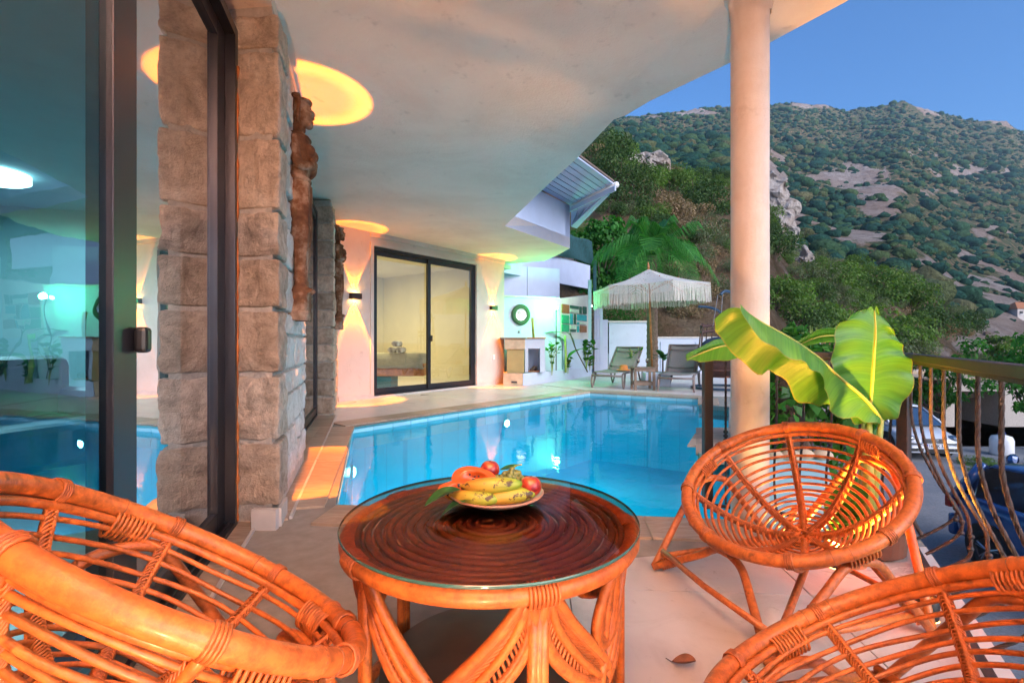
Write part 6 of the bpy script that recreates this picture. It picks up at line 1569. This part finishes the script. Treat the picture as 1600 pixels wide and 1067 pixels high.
# warm garden uplight at the foot of the plant
def uplight(label, pos, e, col_, ang, rot):
    ul = thing('garden_uplight', label, 'spotlight', pos)
    m = MB(); m.lathe([(.035, 0), (.04, .07), (.036, .075), (.034, .05)], k=16, caps=False); m.build('lamp_housing', M['black'], ul, smooth=True)
    m = MB(); m.lathe([(0, .055), (.033, .055)], k=16, caps=False); m.build('lens', M['amber'], ul)
    l = bpy.data.lights.new('beam', 'SPOT'); l.energy = e; l.color = col_; l.spot_size = R(ang); l.spot_blend = .6; l.shadow_soft_size = .05
    lo = bpy.data.objects.new('beam', l); COL.objects.link(lo); lo.parent = ul; lo.location = (0, 0, .085); lo.rotation_euler = (R(rot[0]), R(rot[1]), 0)
uplight('warm floor spotlight between the railing and the right front chair', (1.50, 1.76, .004), 120, (1, .42, .05), 82, (166, -6))
uplight('warm floor spotlight on the terrace behind the camera', (-.10, -.75, .004), 110, (1, .50, .24), 165, (150, 0))
ul = thing('garden_uplight', 'small warm garden spotlight pointing up into the banana leaves', 'spotlight', (1.44, 2.16, .004))
m = MB(); m.lathe([(.035, 0), (.04, .07), (.036, .075), (.034, .05)], k=16, caps=False); m.build('lamp_housing', M['black'], ul, smooth=True)
m = MB(); m.lathe([(0, .055), (.033, .055)], k=16, caps=False); m.build('lens', M['amber'], ul)
l = bpy.data.lights.new('beam', 'SPOT'); l.energy = 26; l.color = (1, .46, .08); l.spot_size = R(140); l.spot_blend = .5; l.shadow_soft_size = .02
lo = bpy.data.objects.new('beam', l); COL.objects.link(lo); lo.parent = ul; lo.location = (0, 0, .085); lo.rotation_euler = (R(178), R(-8), 0)
# ---------------------------------------------------------------- cars
def car(label, loc, rz, paint, L, Wd, Hh, kind):
    t = thing('parked_car', label, 'car', loc, rz)
    h2 = Wd/2
    def lerpz(tb, x): return interp(x, tb)
    belt = [(-L/2, .86), (-L/2+.2, .95), (-.6, .97), (.55, .93), (L/2-.9, .88), (L/2-.25, .72), (L/2, .58)] if kind == 'hatch' else [(-L/2, .95), (-L/2+.2, 1.05), (0, 1.03), (L/2-1.1, .98), (L/2-.2, .85), (L/2, .70)]
    xs = np.linspace(-L/2, L/2, 29); V = []; F = []; K = 15
    for x in xs:
        e_ = min(1, (1-abs(x/(L/2))**5)); w_ = h2*(.80+.20*max(0, e_)**.5); zb = lerpz(belt, x); z0 = .22+.10*max(0, abs(x)-L/2+.5)
        ring = [(w_*.90, z0), (w_*.985, z0+.12), (w_*1.0, z0+.3), (w_*.995, zb-.14), (w_*.955, zb-.03), (w_*.85, zb), (w_*.5, zb+.035), (0, zb+.045)]
        ring = ring+[(-a, b) for a, b in ring[-2::-1]]
        for y, z in ring: V.append((x, y, z))
    for i in range(len(xs)-1):
        for j in range(K-1): F.append((i*K+j, (i+1)*K+j, (i+1)*K+j+1, i*K+j+1))
        F.append((i*K+K-1, (i+1)*K+K-1, (i+1)*K, i*K))
    F += [tuple(range(K)), tuple((len(xs)-1)*K+j for j in range(K-1, -1, -1))]
    MB().add(V, F).build('body', paint, t, smooth=True, sub=1)
    # greenhouse
    st = [(-L/2+.12, .93, .86), (-L/2+.45, Hh-.08, .74), (-.35, Hh, .72), (.35, Hh-.03, .71), (.62, Hh-.10, .71), (1.28 if kind == 'hatch' else 1.2, .93, .86)]
    def gh(scale, zoff, name, mat, idx):
        V = []; F = []
        for x, zt_, wf in [st[i] for i in idx]:
            zb = .90
            V += [(x, h2*.93*scale, min(zb, zt_)), (x, h2*wf*scale, zt_+zoff), (x, 0, zt_+zoff+.02), (x, -h2*wf*scale, zt_+zoff), (x, -h2*.93*scale, min(zb, zt_))]
        for i in range(len(idx)-1):
            for j in range(4): F.append((i*5+j, i*5+j+1, (i+1)*5+j+1, (i+1)*5+j))
        return MB().add(V, F).build(name, mat, t, smooth=False)
    gh(.985, -.012, 'windows', M['cglass'], range(6))
    V = []; F = []
    xs2 = np.linspace(-L/2+.4, .60, 12)
    for x in xs2:
        zt_ = interp(x, [(a, b) for a, b, c in st]); V += [(x, h2*.75, zt_-.03), (x, h2*.70, zt_+.012), (x, h2*.4, zt_+.035), (x, 0, zt_+.045), (x, -h2*.4, zt_+.035), (x, -h2*.70, zt_+.012), (x, -h2*.75, zt_-.03)]
    for i in range(11):
        for j in range(6): F.append((i*7+j, (i+1)*7+j, (i+1)*7+j+1, i*7+j+1))
    MB().add(V, F).build('roof', paint, t, smooth=True, thick=.01)
    for s_ in (-1, 1):
        for (xa, xb, w0) in ((.62, 1.25, .05), (-.15, -.12, .05), (-L/2+.45, -L/2+.14, .11)):
            za = interp(xa, [(a, b) for a, b, c in st]); MB().tube([(xa, s_*h2*.725, za), (xb, s_*h2*.935, .92)], w0*.7, 6).build('pillar', paint, t, smooth=True)
        MB().box((.75, s_*(h2+.08), 1.0), (.10, .16, .12)).build('wing_mirror', paint, t, bevel=.03)
        MB().box((.2, s_*(h2*.995), .78), (.16, .02, .03)).build('door_handle', paint, t, bevel=.005)
        for dx in (.78, -.28, -1.15): MB().box((dx, s_*h2*1.0, .62), (.008, .012, .55)).build('door_gap', M['ink'], t)
        for wx in (-L/2+.78, L/2-.78):
            m = MB(); m.lathe([(.385, -.01), (.385, .01)], k=28); m.v = [(wx+x, s_*(h2*.995+.0+z*.6), y+.335) for x, y, z in m.v]; m.build('wheel_arch', M['black'], t)
            m = MB(); m.tube([(.245*math.cos(a), 0, .245*math.sin(a)) for a in np.linspace(0, 2*math.pi, 33)[:-1]], .075, 10, closed=True); m.v = [(wx+x, s_*(h2-.06)+y*1.3, z+.32) for x, y, z in m.v]; w_ = m.build('tyre', M['rubber'], t, smooth=True)
            m = MB(); m.lathe([(.20, 0), (.19, .02), (.17, -.02), (.03, -.01)], k=24, caps=False); m.v = [(wx+x, s_*(h2+.005)+s_*z, y+.32) for x, y, z in m.v]; m.build('rim', M['black'], w_)
            for q in range(5):
                a = q*2*math.pi/5+.3; m = MB()
                for da in (-.13, .13): m.tube([(.03*math.cos(a), 0, .03*math.sin(a)), (.19*math.cos(a+da), 0, .19*math.sin(a+da))], .014, 5)
                m.v = [(wx+x, s_*(h2+.012)+y, z+.32) for x, y, z in m.v]; m.build('spoke', M['alloy'], w_)
    xf = L/2
    MB().box((xf-.03, 0, .33), (.10, Wd*.78, .20)).build('front_bumper', paint, t, bevel=.04); MB().box((-xf+.03, 0, .45), (.14, Wd*.9, .35)).build('rear_bumper', paint, t, bevel=.05)
    for s_ in (-1, 1):
        m = MB(); m.blob((xf-.16, s_*h2*.74, .645), (.16, .17, .085)); m.build('headlight', M['headlamp'], t, smooth=True)
        m = MB(); m.blob((xf-.13, s_*h2*.70, .64), (.08, .06, .05)); m.build('bulb_reflector', M['alloy'], t, smooth=True)
        MB().box((xf+.0, s_*h2*.66, .50), (.06, .36, .022)).build('bumper_strip', M['black'], t); MB().box((xf+.022, s_*h2*.62, .33), (.03, .38, .09)).build('fog_recess', M['black'], t, bevel=.01)
        m = MB(); m.lathe([(.0, 0), (.032, 0), (.03, .01)], k=14, caps=False); m.v = [(xf+.04+z, s_*h2*.60+x, .34+y) for x, y, z in m.v]; m.build('fog_light', M['headlamp'], t)
        MB().box((-xf+.02, s_*h2*.86, .84), (.10, .16, .22)).build('tail_light', M['red'], t, bevel=.02)
    m = MB(); m.box((xf+.0, 0, .585), (.05, .62, .13)); m.build('grille', M['black'], t, bevel=.01)
    for k in range(4): MB().box((xf+.028, 0, .54+k*.03), (.006, .58, .007)).build('grille_bar', M['alloy'], t)
    m = MB(); m.box((xf+.022, 0, .30), (.03, .52, .11)); m.build('lower_grille', M['black'], t)
    if kind == 'hatch':
        m = MB(); m.tube([(0, .055*math.cos(a), .055*math.sin(a)) for a in np.linspace(0, 2*math.pi, 25)[:-1]], .006, 6, closed=True)
        for pth in ([(-.030, .042), (-.012, -.004), (0, .022), (.012, -.004), (.030, .042)], [(-.046, .012), (-.02, -.044), (0, -.005), (.02, -.044), (.046, .012)]):
            for p, q in zip(pth, pth[1:]): m.tube([(0, p[0], p[1]), (0, q[0], q[1])], .005, 5)
        m.v = [(xf+.04+x, y, .59+z) for x, y, z in m.v]; m.build('badge', M['alloy'], t, smooth=True)
        MB().box((xf+.045, 0, .445), (.012, .52, .115)).build('number_plate', M['plate'], t)
        MB().box((xf+.053, -.24, .445), (.006, .04, .11)).build('plate_band', M['blue'], t)
        cu_ = bpy.data.curves.new('plate_text', 'FONT'); cu_.body = '16 UK 32'; cu_.size = .115; cu_.align_x = 'CENTER'; cu_.align_y = 'CENTER'; cu_.extrude = .001; cu_.offset = .002
        ob = bpy.data.objects.new('tmp', cu_); COL.objects.link(ob); dg = bpy.context.evaluated_depsgraph_get(); me_ = bpy.data.meshes.new_from_object(ob.evaluated_get(dg)); bpy.data.objects.remove(ob)
        me_.materials.clear(); me_.materials.append(M['ink']); o = link('plate_letters', me_, t, loc=(xf+.0535, .02, .445)); o.rotation_euler = (R(90), 0, R(90))
    return t
car('white hatchback parked facing the terrace under the carport beam', (12.35, 15.95, -2.45), R(-95), M['carwhite'], 3.9, 1.65, 1.47, 'hatch')
car('blue car parked below the terrace at the right edge', (8.0, 5.95, -2.45), R(-91), M['carblue'], 4.2, 1.78, 1.62, 'suv')
# ---------------------------------------------------------------- yard structures on the right
rw_ = thing('retaining_wall', 'pale crazy paved stone retaining wall across the yard', 'wall', (13, 22.3, -2.45))
MB().box((6, .3, 1.65), (18, .5, 1.0)).build('wall_core', M['mortar'], rw_)
for i in range(34):
    for j in range(3):
        r = g2.uniform(.17, .26); x = -2.6+i*.5+(j % 2)*.25+g2.uniform(-.06, .06); z = 1.30+j*.33
        ang = sorted(g2.uniform(0, 6.28) for _ in range(7)); ang = [k*.9+g2.uniform(-.2, .2) for k in range(7)]
        m = MB(); m.add([(x+r*1.15*math.cos(a), .035, z+r*.75*math.sin(a)) for a in ang]+[(x+r*1.1*math.cos(a), .0, z+r*.7*math.sin(a)) for a in ang], [tuple(range(7, 14))]+[(k, (k+1) % 7, 7+(k+1) % 7, 7+k) for k in range(7)])
        m.build('stone', M['sand'], rw_)
cp = thing('carport', 'dark carport beam on a white post behind the white car', 'carport', (12.5, 20.6, -2.45))
MB().box((3.2, 0, 1.25+.0), (11, .3, .34)).build('beam', M['woodbrown'], cp); MB().box((5.0, -.1, .55), (.28, .28, 1.1)).build('post', M['paint'], cp); MB().box((2.4, 1.4, 1.45), (9, 3.0, .08)).build('roof_sheet', M['woodbrown'], cp)
for x in (1.2, 2.7): MB().box((x, -.05, .5), (.16, .16, 1.0)).build('post', M['woodbrown'], cp)
MB().box((2.5, 2.9, .6), (9, .1, 1.3)).build('back_panel', M['barkdark'], cp)
gb = thing('stone_outbuilding', 'beige outbuilding with a dark opening beyond the white car', 'building', (18.2, 19.6, -2.45))
m = MB(); m.box((2.5, 1.0, .95), (1.9, 2, 1.9)); m.box((-.6, 1.0, .95), (.5, 2, 1.9)); m.box((.6, 1.0, 1.68), (1.9, 2, .5)); m.build('wall', M['mortar'], gb, bevel=.03)
MB().box((.6, 1.9, .7), (1.9, .1, 1.5)).build('dark_doorway', M['ink'], gb); MB().box((.9, .9, 1.96), (5.4, 2.3, .07)).build('roof_slab', M['sand'], gb)
tkk = thing('water_tank', 'white plastic water tank standing in the yard', 'tank', (14.9, 14.8, -2.45)); m = MB(); m.lathe([(.0, .0), (.42, .0), (.45, .1), (.45, .75), (.38, .92), (.12, 1.0), (.12, 1.06), (0, 1.06)], k=26, caps=False); m.build('tank_body', M['white'], tkk, smooth=True); tkk.scale = (.62, .62, .62)
MB().lathe([(.14, 1.05), (.14, 1.10), (0, 1.12)], k=16, caps=False).build('tank_lid', M['blue'], tkk)
rp = thing('rubble_pile', 'heap of rubble and bags beside the water tank', 'rubble', (14.2, 13.2, -2.45))
for k in range(16):
    m = MB(); m.blob((g2.uniform(-.5, 1.2), g2.uniform(-.4, .4), g2.uniform(0, .25)), (g2.uniform(.1, .25),)*3, None, 8, 6); m.v = [tuple(Vector(p)+Vector((1, .6, .4))*noise.noise(Vector(p)*6)*.12) for p in m.v]; m.build('rubble_piece', (M['mortar'], M['paint'], M['carblue'])[k % 3 if k % 5 else 2], rp)
def yardtree(name, label, cat, loc, h, r, n, mat, seed, size=.12):
    t = thing(name, label, cat, loc); g = random.Random(seed); C_ = []; Rr = []
    for i in range(26):
        a = g.uniform(0, 6.28); q = r*math.sqrt(g.random())*.85; C_.append((q*math.cos(a), q*math.sin(a), h*g.uniform(.38, 1))); s_ = r*g.uniform(.16, .32); Rr.append((s_, s_, s_*.6))
    V, F = leafcloud(C_, Rr, n, size, seed, .3, .6); link('crown', npmesh('crown', V, F, M[mat]), t)
    mb = MB(); mb.tube(spline([(0, 0, -.1), (.05*h, 0, h*.3), (0, .02, h*.6)], 8), [.09*h/3, .08*h/3, .07*h/3, .06*h/3, .055*h/3, .05*h/3, .04*h/3, .03*h/3, .02*h/3], 8)
    for c_ in C_[:16]: mb.tube(spline([(0.03*h, 0, h*.25), (c_[0]*.5, c_[1]*.5, c_[2]*.7), c_], 5), [.03, .025, .02, .015, .01, .006], 5)
    mb.build('trunk', M['bark'], t, smooth=True); return t
yardtree('garden_tree', 'loose leafy tree at the right edge above the water tank', 'tree', (16.6, 15.6, -2.45), 3.6, 1.9, 3400, 'vine', 31, .15)
yardtree('garden_tree', 'leafy tree over the retaining wall left of the outbuilding', 'tree', (16.3, 18.6, -2.45), 2.9, 1.2, 2600, 'vine', 32, .14)
yardtree('garden_tree', 'small round crowned tree on the hillside at far right', 'tree', onhill(1565, 30), 2.2, 1.2, 1800, 'bush_mid', 33, .16)
for (x, Y, lb) in ((1530, 13.6, 'low green weeds beside the white car'), (1545, 12.8, 'low green weeds in front of the water tank')):
    X = (x-800)/760*Y; bush('mid1', (X, Y, -2.5), .55, 'weed_clump', lb, 'weeds', sz=.5)
def house(label, p, w, d, h):
    t = thing('hillside_house', label, 'house', p)
    MB().box((0, 0, h/2-1), (w, d, h+2)).build('wall', M['plaster'], t)
    m = MB(); m.add([(-w*.56, -d*.56, h), (w*.56, -d*.56, h), (w*.56, d*.56, h), (-w*.56, d*.56, h), (-w*.2, 0, h+1.3), (w*.2, 0, h+1.3)], [(0, 1, 5, 4), (2, 3, 4, 5), (1, 2, 5), (3, 0, 4), (3, 2, 1, 0)]); m.build('roof', M['terracotta'], t)
    for k in range(3):
        o = MB().box((-w*.32+k*w*.32, -d/2-.03, h*.55), (w*.14, .1, h*.35)).build('window', M['ink'], t)
        MB().box((-w*.32+k*w*.32, -d/2-.06, h*.55-h*.19), (w*.18, .14, .12)).build('sill', M['white'], o)
house('tiny pale house low on the far slope above the railing, at the right edge', onhill(1592, 90), 3.6, 3., 1.6)
# air


hz = NT('air'); vol = hz.n('VolumePrincipled'); vol.inputs['Color'].default_value = (.55, .75, .95, 1); vol.inputs['Density'].default_value = .00028; vol.inputs['Anisotropy'].default_value = .2
hz.l(vol.outputs[0], hz.out.inputs['Volume'])
m = MB(); m.box((0, 480, 198.4), (6400, 7000, 404)); m.build('haze', hz.m, kind='stuff')
